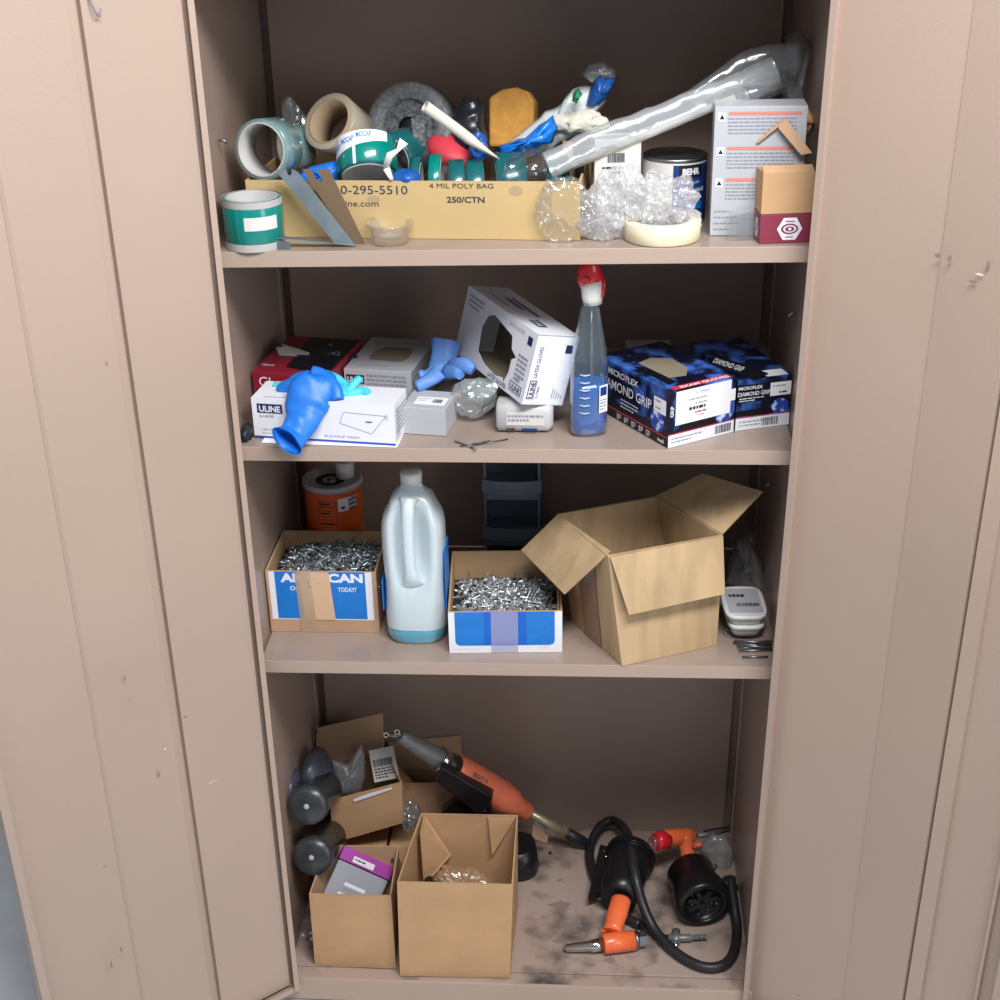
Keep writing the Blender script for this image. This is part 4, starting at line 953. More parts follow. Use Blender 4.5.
# ================================================================ SECOND SHELF ITEMS
def glove_mesh(b, m, cuff, palm, fingers, ups=V3(0, -1, .3), open_cuff=True):
    pts = path_smooth([p for p, r in cuff + palm], 4); rr = [r for p, r in cuff + palm]; rad = []
    n = len(rr)
    for i in range(len(pts)):
        t = i / 4; k = min(int(t), n - 2); f = t - k; a, d = rr[k], rr[k + 1]; rad.append((a[0] + (d[0] - a[0]) * f, a[1] + (d[1] - a[1]) * f))
    b.loft(pts, rad, m, 20, up=ups, caps=(0 if open_cuff else 1, 1))
    if open_cuff:
        b.loft(pts[:5], [(a * .93, d * .88) for a, d in rad[:5]], m, 20, up=ups, caps=(0, 1))
        b.loft([pts[0] - (pts[1] - pts[0]) * .08, pts[0]], [(rad[0][0] * 1.06, rad[0][1] * 1.06), (rad[0][0] * 1.0, rad[0][1] * 1.0)], m, 20, up=ups, caps=(0, 0))
    for fp in fingers:
        fp = path_smooth(fp[0], 4) if not isinstance(fp, tuple) else path_smooth(fp[0], 4)
        k = len(fp); b.loft(fp, [(.0085 * (1 - .25 * i / k), .0055 * (1 - .25 * i / k)) for i in range(k)] , m, 10, up=ups)
def wrinkle(b, a=.0035, f=55):
    b.v = [p + V3(.6, -1, .6) * (a * (noise.noise(p * f) - 1.2 * abs(noise.noise(p * f * 1.9 + V3(4, 1, 2))))) for p in b.v]
def fgl(b, m, lst, r=.008):
    for pts in lst:
        p_ = path_smooth(pts, 4); k = len(p_); b.loft(p_, [(r * (1.1 - .4 * i / k), r * .6) for i in range(k)], m, 10, up=V3(0, -1, .5))
root = thing('nitrile_glove', 'bright blue nitrile glove draped over front glove box, open cuff hanging at shelf edge', 'glove', Matrix.Translation(P(320, 400, .02)))
b = MB()
glove_mesh(b, 'bluenitrile', [(P(287, 441, -.042), (.028, .016)), (P(294, 434, -.020), (.023, .013)), (P(303, 420, .000), (.027, .014)), (P(306, 408, .014), (.034, .013))],
  [(P(311, 394, .024), (.037, .012)), (P(320, 384, .036), (.030, .012)), (P(322, 379, .06), (.020, .010))],
  [([P(330, 388, .040), P(338, 396, .036), P(326, 378, .05), P(312, 374, .06)],), ([P(322, 384, .05), P(308, 380, .05), P(292, 384, .06)],), ([P(335, 392, .035), P(330, 378, .05), P(318, 372, .07)],)])
wrinkle(b); wpart(b, 'glove_body', root)
b = MB(); fgl(b, 'bluenitrile', [[P(322, 388, .045), P(304, 384, .055), P(288, 386, .062), P(280, 390, .066)], [P(322, 383, .055), P(308, 377, .065), P(296, 380, .07), P(289, 386, .07)]], .012); wrinkle(b); wpart(b, 'glove_finger', root)
b = MB(); b.loft(path_smooth([P(337, 400, .024), P(334, 388, .036), P(322, 376, .055), P(312, 373, .06)]), [(.012, .008)] * 13, 'bluenitrile', 12, up=V3(0, -1, .3)); wpart(b, 'folded_finger', root)
b = MB(); fgl(b, 'aqua', [[P(345, 390, .06), P(338, 380, .07), P(322, 374, .08), P(306, 378, .085)], [P(348, 392, .05), P(344, 384, .065), P(332, 380, .07)], [P(338, 398, .05), P(346, 394, .05), P(354, 384, .06), P(360, 378, .07)], [P(343, 398, .045), P(352, 394, .05), P(362, 391, .055), P(369, 393, .05)], [P(336, 392, .06), P(342, 388, .065), P(338, 378, .08)], [P(290, 384, .08), P(280, 387, .085), P(274, 385, .09)]], .0085)
vs, fs = crumple(P(344, 391, .055), (.018, .016, .010), 51, 30, .3, 3); b.add(vs, fs, 'aqua', True); tag(b.build('nitrile_glove'), 'pale aqua glove with spread fingers lying behind the bright blue glove', 'glove')
b = MB(); T0 = V3(0, 0, 0)
b.slab([P(275, 347, .235), P(288, 346, .23), P(303, 362, .20), P(306, 368, .195), P(293, 368, .19), P(283, 363, .20)], .004, 'greyglove'); b.slab([P(281, 344, .245), P(308, 353, .22), P(309, 358, .22), P(290, 354, .22), P(282, 350, .24)], .004, 'greyglove')
tag(b.build('grey_glove', bevel=.001), 'grey glove pulled halfway out of the maroon glove box', 'glove')
b = MB(); vs, fs = crumple(P(330, 356, .24), (.045, .03, .010), 52, 30, .3, 4); b.add(vs, fs, 'blackglove', True); tag(b.build('black_glove'), 'black glove bunched on the maroon glove box top', 'glove')
b = MB(); vs, fs = crumple(P(247, 433, .03) + V3(.0, 0, 0), (.010, .02, .016), 53, 30, .3, 3, ); b.add(vs, fs, 'blackglove', True); tag(b.build('black_glove'), 'black rubber scrap at left end of the second shelf', 'glove')
root = thing('nitrile_glove', 'slate blue glove standing crumpled behind the small grey carton', 'glove', Matrix.Translation(P(440, 380, .16)))
b = MB(); q = []
b.loft(path_smooth([P(447, 341, .21), P(443, 360, .19), P(436, 374, .17), P(424, 379, .155)]), [(.026 - .0011 * i, .012) for i in range(13)], 'slateblue', 16, up=V3(0, -1, .3), caps=(0, 1))
fgl(b, 'slateblue', [[P(440, 372, .15), P(430, 380, .14), P(416, 387, .13)], [P(452, 368, .16), P(462, 364, .14), P(474, 370, .13)], [P(446, 372, .16), P(456, 372, .14), P(462, 374, .13)]], .013)
fgl(b, 'slateblue', [[P(434, 378, .15), P(426, 378, .15), P(420, 372, .16)]], .009); wrinkle(b, .005, 45); wpart(b, 'glove_body', root)
b = MB(); vs, fs = crumple(P(474, 397, .12), (.048, .028, .036), 54, 22, .25, 4); vs = [V3(v.x, v.y, max(v.z, SH[2][0] + .001)) for v in vs]; b.add(vs, fs, 'filmh'); tag(b.build('plastic_bag'), 'crumpled clear bag between grey carton and white jar on second shelf', 'plastic bag')
b = MB(); vs, fs = crumple(P(478, 392, .125), (.030, .018, .022), 55, 20, .25, 3); b.add(vs, fs, mat('sage', c(120, 140, 128), .7), True); tag(b.build('sage_cloth'), 'grey-green cloth inside the crumpled clear bag', 'cloth')
# translucent jar lying
A = on(2, 497, 418); 
root = thing('plastic_jar', 'translucent white jar lying below the tipped glove box, printed label', 'jar', Matrix.Translation(V3(A.x + .045, .09, SH[2][0])))
b = MB(); y0 = .085; b.loft([V3(A.x + .002, y0, SH[2][0] + .026), V3(A.x + .006, y0, SH[2][0] + .026), V3(A.x + .088, y0, SH[2][0] + .026), V3(A.x + .096, y0, SH[2][0] + .026)], [(.018, .019), (.026, .0255), (.026, .0255), (.018, .019)], mat('jar_plastic', c(190, 192, 194), .3), 24, power=.6); wpart(b, 'jar_body', root)
b = MB(); F = frame(V3(A.x + .02, y0 - .0265, SH[2][0] + .004), V3(1, 0, 0)) @ Matrix.Rotation(R(90), 4, 'X'); b.rect(F, 0, .012, .062, .036, 'offwhite', 1); b.lines(F, .002, .026, .058, 2, .007, 'greyprint', .004, seed=4); b.rect(F, .025, .003, .05, .007, 'canblue', 2); b.lines(F, .0, .004, .02, 1, .01, 'ink', .003); wpart(b, 'label', root)
# metal shavings / clip
b = MB(); 
for a_, b_ in (((455, 441), (472, 447)), ((460, 446), (480, 444)), ((470, 447), (476, 449)), ((478, 444), (508, 439)), ((472, 444), (490, 441))):
    b.loft([on(2, *a_, .002), on(2, *b_, .002)], [(.002, .0008)] * 2, 'steel', 8)
tag(b.build('metal_clip'), 'flat bent metal clip lying near the edge of the second shelf', 'clip')
# spray bottle
pc = on(2, 588, 438); SB = V3(pc.x, pc.y + .022, zs(2, pc.x) + .001)
root = thing('spray_bottle', 'clear ribbed spray bottle half full of blue cleaner with red trigger head', 'spray bottle', Matrix.Translation(SB) @ Matrix.Rotation(R(10), 4, 'Z') @ Matrix.Diagonal((1.08, 1, 1.035, 1)))
prof = [(0, .024, .018), (.004, .028, .021), (.02, .0285, .022), (.06, .0285, .022), (.086, .028, .0216), (.10, .0275, .021), (.13, .0265, .019), (.155, .023, .016), (.18, .0175, .014), (.20, .015, .0125), (.208, .012, .012), (.214, .0115, .0115)]
b = MB(); b.loft([V3(0, 0, z) for z, a, d in prof], [(a, d) for z, a, d in prof], 'bottle', 24, up=V3(0, 1, 0), caps=(1, 0), power=.75)
b.build('bottle_body', root)
b = MB()
for k in range(6):
    b.loft([V3(-.017, -.0205, .042 + k * .0125), V3(-.010, -.0228, .0405 + k * .0125), V3(-.002, -.0228, .0415 + k * .0125)], [(.001, .001), (.0014, .0012), (.001, .001)], 'bottlerib', 8)
b.build('moulded_rib', root)
b = MB(); lp = [p for p in prof if p[0] <= .09] ; b.loft([V3(0, 0, z + .0015) for z, a, d in lp], [(a - .0018, d - .0018) for z, a, d in lp], 'liquid2', 24, up=V3(0, 1, 0), power=.75); b.build('blue_liquid', root)
b = MB(); F = Matrix.Translation((.012, -.0235, .04)) @ Matrix.Rotation(R(90), 4, 'X') @ Matrix.Rotation(R(35), 4, 'Y'); b.rect(F, 0, 0, .017, .045, 'labelwhite', 1); b.rect(F, .002, .028, .015, .042, 'canblue', 2); b.lines(F, .002, .02, .012, 4, .005, 'greyprint', .002); b.build('label', root)
b = MB(); b.loft([V3(.004, 0, .21), V3(.003, 0, .222), V3(.002, 0, .234), V3(.0, 0, .246)], [(.0135, .013), (.0155, .014), (.0155, .0135), (.017, .0125)], 'whitepl', 20, up=V3(0, 1, 0)); b.build('spray_collar', root)
b = MB(); b.loft([V3(.001, 0, .244), V3(-.001, 0, .252), V3(-.002, 0, .262), V3(0, 0, .272), V3(.003, 0, .279)], [(.019, .012), (.0195, .0135), (.018, .0135), (.015, .012), (.008, .008)], 'redgloss', 20, up=V3(0, 1, 0)); b.loft([V3(-.006, -.010, .252), V3(-.010, -.018, .251)], .005, 'redgloss', 12)
b.build('trigger_head', root)
b = MB(); b.loft([V3(.017, -.002, .252), V3(.0185, -.004, .238), V3(.015, -.008, .222)], [(.003, .004)] * 3, 'redgloss', 10); b.build('trigger', root)
b = MB(); b.loft([V3(.002, 0, .21), V3(.004, 0, .11), V3(.008, 0, .01)], .002, 'clearcup', 8); b.build('dip_tube', root)
# stuff behind right boxes
b = MB(); 
xa, xb = P(604, 360, .27).x, P(624, 360, .27).x
closed(Matrix.Translation((xa, .27, SH[2][0] + .002)), xb - xa, .06, P(615, 359, .27).z - SH[2][0] - .002, 'small kraft carton end behind the spray bottle', 'cardboard box', 'kraft_dull', 'cardboard_box')
xa, xb = P(626, 360, .28).x, P(673, 360, .28).x
closed(Matrix.Translation((xa, .28, SH[2][0] + .002)), xb - xa, .09, P(650, 356, .28).z - SH[2][0] - .002, 'off-white packet standing behind the labelled blue glove box', 'packet', 'offwhite', 'paper_packet', None, .003)
b = MB(); zt2 = SH[2][0] + .091; fl = [onz(707, 364, zt2), onz(722, 357, zt2 + .012), onz(768, 373, zt2 + .006), onz(753, 379, zt2)]
b.slab(fl, -.003, 'blackprint', (fl[1] - fl[0]).cross(fl[3] - fl[0]).normalized() * (1 if (fl[1] - fl[0]).cross(fl[3] - fl[0]).z > 0 else -1)); x = (fl[3] - fl[0]).normalized(); n_ = x.cross(fl[1] - fl[0]).normalized()
T = Matrix((x, n_.cross(x), n_)).transposed().to_4x4(); T.translation = fl[0] + n_ * .0005; b.text(T, .008, .006, .014, 'DIAMOND GRIP', 'paleblue', 1, fit=.062)
tag(b.build('box_lid'), 'torn dark glove box flap lying on the corner glove box', 'box flap')

# ================================================================ THIRD SHELF ITEMS
# orange can
pc = P(334, 600, .30); cx = P(334, 500, .318).x; zc = SH[3][0] + cx * .006 + .001
topz = P(334, 479, .318).z
root = thing('drink_mix_can', 'orange canister with grey lid and nutrition panel, behind the rivet carton', 'canister', Matrix.Translation((cx, .318, zc)))
rc = .054; hc = topz - zc
b = MB(); b.lathe([(0, 0), (rc, 0), (rc, hc)], 'orangecan', None, 40); arc(b, -112, -76, hc - .085, hc - .022, 'maroon2', rc + .0002, 10); arc(b, -110.5, -77.5, hc - .0835, hc - .0235, 'orangecan', rc + .0004, 10)
for k, (z_, th) in enumerate(((.034, .002), (.042, .001), (.048, .003), (.054, .001), (.060, .001), (.066, .001), (.070, .003), (.076, .001), (.029, .003))):
    arc(b, -109, -79 - (k % 3) * 4, hc - z_, hc - z_ + th, 'ink', rc + .0006, 8)
arc(b, -72, -50, hc - .044, hc - .018, 'paper', rc + .0004); arc(b, -66, -58, hc - .040, hc - .034, 'maroon2', rc + .0006)
ctext(b, 'HELP US', -40, hc - .022, .008, rc + .0006, 'white', .03, .022); ctext(b, 'WHEN', -40, hc - .031, .008, rc + .0006, 'white', .03, .02); ctext(b, 'SHARE', -40, hc - .040, .008, rc + .0006, 'white', .03, .022); arc(b, -52, -28, hc - .044, hc - .014, 'maroon2', rc + .0003)
b.build('can_body', root)
b = MB(); b.lathe([(rc, hc - .006), (rc + .003, hc - .006), (rc + .003, hc + .003), (rc, hc + .005), (rc - .003, hc + .003), (0, hc + .003)], 'greycard', None, 40)
F = Matrix.Translation((0, 0, hc + .0032)); b.disc(F, -.002, -.01, .028, .028, 'ink', 1, 28); b.text(F, -.016, -.024, .036, 'G', 'greycard', 2, bold=.03); b.build('lid', root)
ctop = V3(P(345, 475, .318).x, .322, zc + hc + .0045)
b = MB(); b.lathe([(0, 0), (.017, 0), (.018, .03), (.0165, .032), (0, .031)], 'offwhite', None, 24); tag(b.build('small_jar', None, Matrix.Translation(ctop)), 'small off-white jar standing on the orange canister lid', 'jar')
# jug
def on3(px, py): return on(3, px, py)
jc = on(3, 414, 645); jy = jc.y + .046
JX = P(415, 560, jy).x; JZ = SH[3][0] + .006 * JX + .001; sc = 1 / (FPX / (CP - V3(JX, jy, JZ)).dot(CM @ V3(0, 0, 1)))
root = thing('plastic_jug', 'translucent white handled jug with a little blue fluid at its bottom', 'jug', Matrix.Translation((JX, jy, JZ)))
H = P(415, 471, jy).z - JZ
print('jug H', H)
pr = [(0, .044), (.012, .050), (.04, .0535), (.088, .054), (.092, .054), (.2, .054), (.30, .0525), (.38, .0525), (.47, .0540), (.56, .0550), (.64, .0552), (.70, .0545), (.75, .051), (.79, .044), (.82, .040), (.855, .036), (.885, .029), (.91, .021), (.93, .0175), (.96, .0165)]
pr = [(z * H, r) for z, r in pr]
b = MB(); n = 32; vs = []; fs = []
def spow(v, p): return math.copysign(abs(v) ** p, v)
for z, r in pr:
    for k in range(n):
        th = 2 * math.pi * k / n; x_ = spow(math.cos(th), .62) * r; y_ = spow(math.sin(th), .62) * min(r, .046) * (1 if r > .03 else r / .046 * 1.0)
        # recess behind the handle on the front side
        hz = z / H
        if y_ < 0 and .36 < hz < .86 and abs(x_) < .032:
            k_ = math.sin(math.pi * (hz - .36) / .5) ** .5 * math.cos(x_ / .032 * math.pi / 2) ** .6
            y_ *= 1 - .75 * k_
        vs.append(V3(x_, y_, z))
fs = [(i * n + k, i * n + (k + 1) % n, (i + 1) * n + (k + 1) % n, (i + 1) * n + k) for i in range(len(pr) - 1) for k in range(n)]
# refine by inserting rings
b.add(vs, [f for f in fs if f[0] < 3 * n], 'jugwet', True); b.add(vs, [f for f in fs if f[0] >= 3 * n], 'jug', True); b.add(vs[:n], [tuple(range(n))[::-1]], 'jug'); jb = b.build('jug_body', root); pass
b = MB(); hp = path_smooth([V3(-.002, -.030, H * .88), V3(-.003, -.043, H * .83), V3(-.004, -.048, H * .72), V3(-.004, -.048, H * .55), V3(-.002, -.045, H * .43), V3(0, -.038, H * .37)], 4)
b.loft(hp, [(.0112 + .008 * max(0, (i - len(hp) + 7) / 6) + .006 * max(0, (3 - i) / 3), .008 - .004 * max(0, (i - len(hp) + 6) / 6)) for i in range(len(hp))], 'jug', 14, up=V3(0, -1, 0)); b.build('handle', root)
b = MB(); b.lathe([(0, H - .020), (.0185, H - .020), (.019, H - .002), (.017, H + .001), (0, H + .001)], 'whitepl', None, 28); b.build('cap', root)
b = MB(); lp = [(z, r) for z, r in pr if z < .032] 
lq = [(0.002, .043), (.012 * H, .0485), (.04 * H, .0522), (.085 * H, .0527)]
b.loft([V3(0, 0, z) for z, r in lq], [(r, .0445) for z, r in lq], 'liquid', 32, up=V3(0, 1, 0), power=.62); b.build('blue_fluid', root)
b = MB(); b.box((.0552, -.030, .06), (.0566, .03, .18), 'blueprint'); b.build('side_label', root)
b = MB(); b.box((-.0566, -.030, .06), (-.0552, .03, .12), 'blueprint'); b.build('side_label', root)
# dark bins
root = thing('stacking_bins', 'dark grey plastic three-tier bin rack against cabinet back wall', 'bin rack', Matrix.Translation(V3(P(511, 500, .36).x, .36, SH[3][0])))
x0 = P(484, 500, .34).x; x1 = P(540, 500, .34).x; y0, y1 = .34, .43
b = MB()
zt_ = P(511, 466, .34).z + .02; zb_ = SH[3][0] + .001
zt_ = min(zt_, SH[2][0] - .03)
b.box((x0, y0, zb_), (x0 + .004, y1, zt_), 'darkbin'); b.box((x1 - .004, y0, zb_), (x1, y1, zt_), 'darkbin'); b.box((x0, y1 - .003, zb_), (x1, y1, zt_), 'darkbin'); wpart(b, 'rack_frame', root)
for pyb, pyt in ((495, 482), (541, 529), (588, 575)):
    b = MB(); za = P(511, pyb, y0 - .014).z; zc_ = P(511, pyt, y0 - .014).z
    k = 8; fr = [V3(x0 - .003 + (x1 - x0 + .006) * i / k, y0 - .006 - .010 * math.sin(math.pi * i / k), 0) for i in range(k + 1)]
    vs = [p + V3(0, 0, za) for p in fr] + [p + V3(0, 0, zc_) for p in fr] + [p + V3(0, .003, zc_) for p in fr] + [p + V3(0, .003, za) for p in fr]; m_ = k + 1
    b.add(vs, [(i + a * m_, i + 1 + a * m_, i + 1 + ((a + 1) % 4) * m_, i + ((a + 1) % 4) * m_) for a in range(4) for i in range(k)], 'darkbin')
    b.box((x0 + .004, y0 - .006, za), (x1 - .004, y1 - .004, za + .002), 'darkbin')
    b.box((x0 + .005, y0 - .002, za - .016), (x1 - .005, y0, za - .002), 'darkbin')
    wpart(b, 'bin_tray', root)
# white tubs, bag, rods
T = stand(3, .365, .088, 2, .034)
def tub(T, w, d, h, label, prn=True):
    root = thing('plastic_tub', label, 'tub', T)
    b = MB(); b.loft([V3(w / 2, d / 2, 0), V3(w / 2, d / 2, h)], [(w / 2 - .008, d / 2 - .008), (w / 2 - .003, d / 2 - .003)], 'whitepl', 28, up=V3(0, 1, 0), power=.5); b.build('tub_body', root)
    b = MB(); b.loft([V3(w / 2, d / 2, h - .001), V3(w / 2, d / 2, h + .006), V3(w / 2, d / 2, h + .007)], [(w / 2, d / 2), (w / 2, d / 2), (w / 2 - .002, d / 2 - .002)], 'whitepl', 28, up=V3(0, 1, 0), power=.5); b.build('lid', root)
    if prn:
        b = MB(); F = Matrix.Translation((0, 0, h + .0072)); b.rect(F, .008, .014, w - .008, d - .012, 'greycard', 1); b.lines(F, .014, d * .62, w - .03, 1, .01, 'inkblue', .010, seed=3); b.barcode(F, .024, d * .32, .04, .012); b.build('lid_label', root)
    return root
tub(stand(3, .371, .072, 2, .012), .066, .09, .016, 'lower small white plastic tub without label, supporting the labelled one', False)
tub(stand(3, .364, .068, 2, .0365), .076, .112, .014, 'white plastic tub with barcode label on lid, uppermost of the two by right side')
rn = random.Random(5); i = 0
base = on(3, 745, 650)
def rod(px0, py0, px1, py1, dz):
    b = MB(); b.loft([on(3, px0, py0, dz), on(3, px1, py1, dz)], .0021, 'steel', 8); return b.build('metal_rod')
for k, (a_, e_, dz) in enumerate((((734, 641), (772, 643), .008), ((736, 644), (772, 641), .004), ((737, 645), (772, 648), .0065), ((738, 649), (772, 644), .0025), ((739, 651), (772, 650), .0025), ((733, 643), (772, 647), .0022), ((742, 657), (768, 657), .0025))):
    tag(rod(*a_, *e_, dz), 'thin steel rod lying apart at the shelf front' if k == 6 else 'thin steel rod in the small bundle under the white tubs', 'rod', None if k == 6 else 'steel rods bundled under the white tubs')
b = MB(); b.loft(path_smooth([on(3, 733, 633, .004), on(3, 724, 628, .012), on(3, 727, 636, .002), on(3, 735, 636, .002)]), .0008, 'steel', 6); tag(b.build('wire_loop'), 'thin wire loop beside the large corrugated box', 'wire')
b = MB(); strip(b, [(724, 585), (728, 560), (738, 535), (748, 538), (762, 560), (769, 592), (745, 588)], .26, 'filmg', seed=3); tag(b.build('plastic_bag'), 'limp clear bag standing behind white tubs at right of third shelf', 'plastic bag')
b = MB(); vs, fs = crumple(P(742, 580, .28), (.026, .03, .022), 61, 20, .25, 3); b.add(vs, fs, 'greybag'); tag(b.build('dark_bag'), 'dark crumpled bag behind the labelled white tub', 'plastic bag')
# rivets
def make_rivet(mat_, name, label, cat, group):
    b = MB(); b.lathe([(0, 0), (.0024, 0), (.0024, .010), (.0048, .0103), (.0048, .0115), (.0012, .0122), (.0010, .034), (0, .0345)], mat_, Matrix.Translation((0, 0, -.014)), 8, True)
    o = b.build(name); return tag(o, label, cat, group)
def heap(root_T, w, d, zbase, ztop, seed, n, mat_, label, group, slabel, clip):
    rn = random.Random(seed)
    def hz(u, v): return zbase + (ztop - zbase) * (1 - .35 * abs(2 * u - 1) ** 2) * (.8 + .2 * noise.noise(V3(u * 4, v * 4, seed)))
    N = 18; vs = []; fs = []
    for j in range(N + 1):
        for i in range(N + 1):
            u, v = i / N, j / N; vs.append(root_T @ V3(clip + u * (w - 2 * clip), clip + v * (d - 2 * clip), hz(u, v) - .006 + .003 * noise.noise(V3(u * 30, v * 30, 1))))
    fs = [(j * (N + 1) + i, j * (N + 1) + i + 1, (j + 1) * (N + 1) + i + 1, (j + 1) * (N + 1) + i) for j in range(N) for i in range(N)]
    b = MB(); b.add(vs, fs, 'rivetbase'); r2 = random.Random(seed + 50)
    for k in range(420):
        u, v = r2.uniform(.03, .97), r2.uniform(.03, .97); el = r2.gauss(0, .3); az = r2.uniform(0, 6.283)
        p_ = root_T @ V3(clip + .004 + u * (w - 2 * clip - .008), clip + .004 + v * (d - 2 * clip - .008), hz(u, v) + r2.uniform(-.009, -.001))
        T = axis_frame(p_, V3(math.cos(az) * math.cos(el), math.sin(az) * math.cos(el), math.sin(el)), V3(.3, .2, .9))
        b.lathe([(.0024, -.014), (.0024, -.004), (.0048, -.0037), (.0048, -.0025), (.0010, -.002), (.0009, .019)], mat_, T, 6)
    o = b.build('rivet_heap'); tag(o, slabel, 'rivets', None, 'stuff')
    src = make_rivet(mat_, 'blind_rivet', label, 'rivet', group)
    for k in range(n):
        o = src if k == 0 else src.copy()
        if k: scene.collection.objects.link(o)
        u, v = rn.uniform(.09, .91), rn.uniform(.08, .9)
        p_ = root_T @ V3(clip + u * (w - 2 * clip), clip + v * (d - 2 * clip), hz(u, v) + rn.uniform(-.002, .004))
        el = rn.gauss(0, .35) if k % 9 else rn.uniform(.4, 1.2)
        az = rn.uniform(0, 2 * math.pi); dr_ = V3(math.cos(az) * math.cos(el), math.sin(az) * math.cos(el), math.sin(el))
        T = axis_frame(p_, dr_, V3(.3, .2, .9)); o.matrix_world = T
heap(stand(3, -.4485, .098, -.3), .198, .162, .07, .118, 3, 150, 'rivetd', 'dark steel blind rivet in the carton with white lettering on blue', 'blind rivets in the lettered blue carton', 'mass of dark blind rivets filling the lettered blue carton', .0036)
heap(stand(3, -.118, .030, 2.5), .198, .185, .045, .060, 8, 150, 'rivet', 'bright steel blind rivet in the white-fronted carton', 'blind rivets in the white-fronted carton', 'mass of bright blind rivets filling the white-fronted carton', .0036)

# ================================================================ CABINET FLOOR ITEMS
def cyl(name, label, p0, p1, r, parent=None):
    pass
# black lying canisters
for k, (px, py, yy, lab) in enumerate(((307, 806, .075, 'upper black domed spool end with pale centre stud, at left wall'), (312, 857, .062, 'lower black domed spool end with pale centre stud, at left wall'))):
    T = axis_frame(P(px, py, yy), V3(-.05, -.90, .40).normalized())
    root = thing('black_spool', lab, 'spool', T)
    b = MB(); b.lathe([(0, .006), (.012, .006), (.026, .002), (.036, -.002), (.0395, -.008), (.0395, -.024), (.036, -.03), (.035, -.15), (0, -.15)], 'spool', None, 40); b.build('spool_body', root)
    b = MB(); b.lathe([(0, .010), (.004, .0095), (.0055, .006)], 'greycore', None, 16); b.build('centre_stud', root)
b = MB(); vs, fs = crumple(P(316, 775, .23), (.029, .06, .062), 71, 14, .15, 4); b.add(vs, fs, 'greybag', True); tag(b.build('black_bag'), 'dark slate plastic bag slumped above the black spools', 'plastic bag')
b = MB(); vs, fs = crumple(P(292, 785, .16), (.016, .04, .03), 72, 14, .2, 3); b.add(vs, fs, 'greybag', True); tag(b.build('dark_scrap'), 'slate grey plastic sheet tucked beside left cabinet wall', 'plastic sheet')
b = MB(); b.loft(path_smooth([P(314, 742, .36), P(313, 732, .36), P(316, 726, .36), P(317, 733, .36)]), .0022, 'gunmetal', 8); tag(b.build('metal_hook'), 'small metal hook above slate plastic bag in the back left corner', 'hook')
b = MB()
for px, py in ((303, 935), (307, 938), (311, 933), (312, 939)):
    p_ = on(4, px, py, .004); b.lathe([(0, .003), (.003, .002), (.0035, 0), (.003, -.003), (0, -.003)], 'paper' if px != 307 else 'purple', Matrix.Translation(p_), 10)
tag(b.build('candy_wrapper'), 'tiny purple and white wrapper scrap on floor at left of small kraft box', 'wrapper')
# big riveter
N0, N1 = P(399, 735, .20), P(528, 812, .33)
ax = (N1 - N0).normalized(); Lg = (N1 - N0).length
def along(px, py):
    # point on the axis plane (through N0, containing axis and roughly facing camera)
    n = ax.cross(V3(0, 0, 1)).cross(ax); 
    return None
root = thing('rivet_gun', 'large worn orange pneumatic rivet gun with grey nose, lying across the boxes', 'rivet gun', Matrix.Translation(N0))
def S(t): return N0.lerp(N1, t)
upv = V3(0, -1, .2)
b = MB(); b.loft([S(.0), S(.03), S(.26), S(.30)], [.012, .0145, .0205, .023], 'gunmetal', 24, up=upv); wpart(b, 'nose_housing', root)
b = MB(); b.loft([S(.285), S(.335)], [.0255, .0255], 'chrome', 24, up=upv); wpart(b, 'clamp_ring', root)
b = MB(); b.loft([S(.335), S(.40)], [.0245, .0265], 'rubber', 24, up=upv); wpart(b, 'collar', root)
b = MB(); b.loft([S(.40), S(.42), S(.60), S(.78), S(.86), S(.90), S(.985), S(1.0)], [.0285, .0315, .033, .034, .029, .0215, .020, .015], 'orange_worn', 28, up=upv)
F = axis_frame(S(.50) + V3(0, -.0235, .020), V3(0, -.72, .7)); F = F @ Matrix.Rotation(0, 4, 'Z')
wpart(b, 'barrel', root)
sd = ax.cross(V3(0, -1, 0)).normalized()
if sd.z > 0: sd = -sd
      # sd points down-left across the tool
b = MB(); tx = (ax - V3(0,-.75,.66)*ax.dot(V3(0,-.75,.66))).normalized(); nz = V3(0, -.75, .66); nz = (nz - tx * nz.dot(tx)).normalized()
T = Matrix((tx, nz.cross(tx), nz)).transposed().to_4x4(); T.translation = S(.52) + nz * .0352; b.text(T, 0, .004, .012, 'GESIPA', 'ink', 0, bold=.02, fit=.045); wpart(b, 'brand_lettering', root)
b = MB(); b.slab([P(442, 767, .190), P(493, 797, .226), P(489, 808, .226), P(478, 816, .226), P(434, 781, .190)], .050, 'blackgloss', V3(0, 1, -.2)); wpart(b, 'trigger_housing', root, .004)
b = MB(); b.slab([P(470, 795, .235), P(491, 803, .24), P(492, 826, .24), P(452, 826, .24), P(441, 813, .235), P(450, 805, .235), P(460, 799, .235)], .032, 'blackgloss', V3(0, 1, -.2)); b.loft([P(476, 815, .26), P(484, 840, .28), P(490, 858, .30)], [(.022, .018)] * 3, 'blackgloss', 16, up=upv, power=.7)
wpart(b, 'grip', root)
b = MB(); q0 = P(478, 806, .235); b.loft([q0, q0 + V3(.012, -.004, -.004)], .0035, 'chrome', 10); b.loft([q0 + V3(.010, 0, -.002), q0 + V3(.013, -.004, -.010)], .006, 'chrome', 6); wpart(b, 'bleed_valve', root)
b = MB(); cb_ = P(519, 868, .31); cb_.z = .0606; b.loft([V3(cb_.x, .30, .062), V3(cb_.x, .30, .075), V3(cb_.x - .004, .30, .13)], [.042, .044, .040], 'blackgloss', 32, up=V3(0, 1, 0)); wpart(b, 'air_cylinder', root)
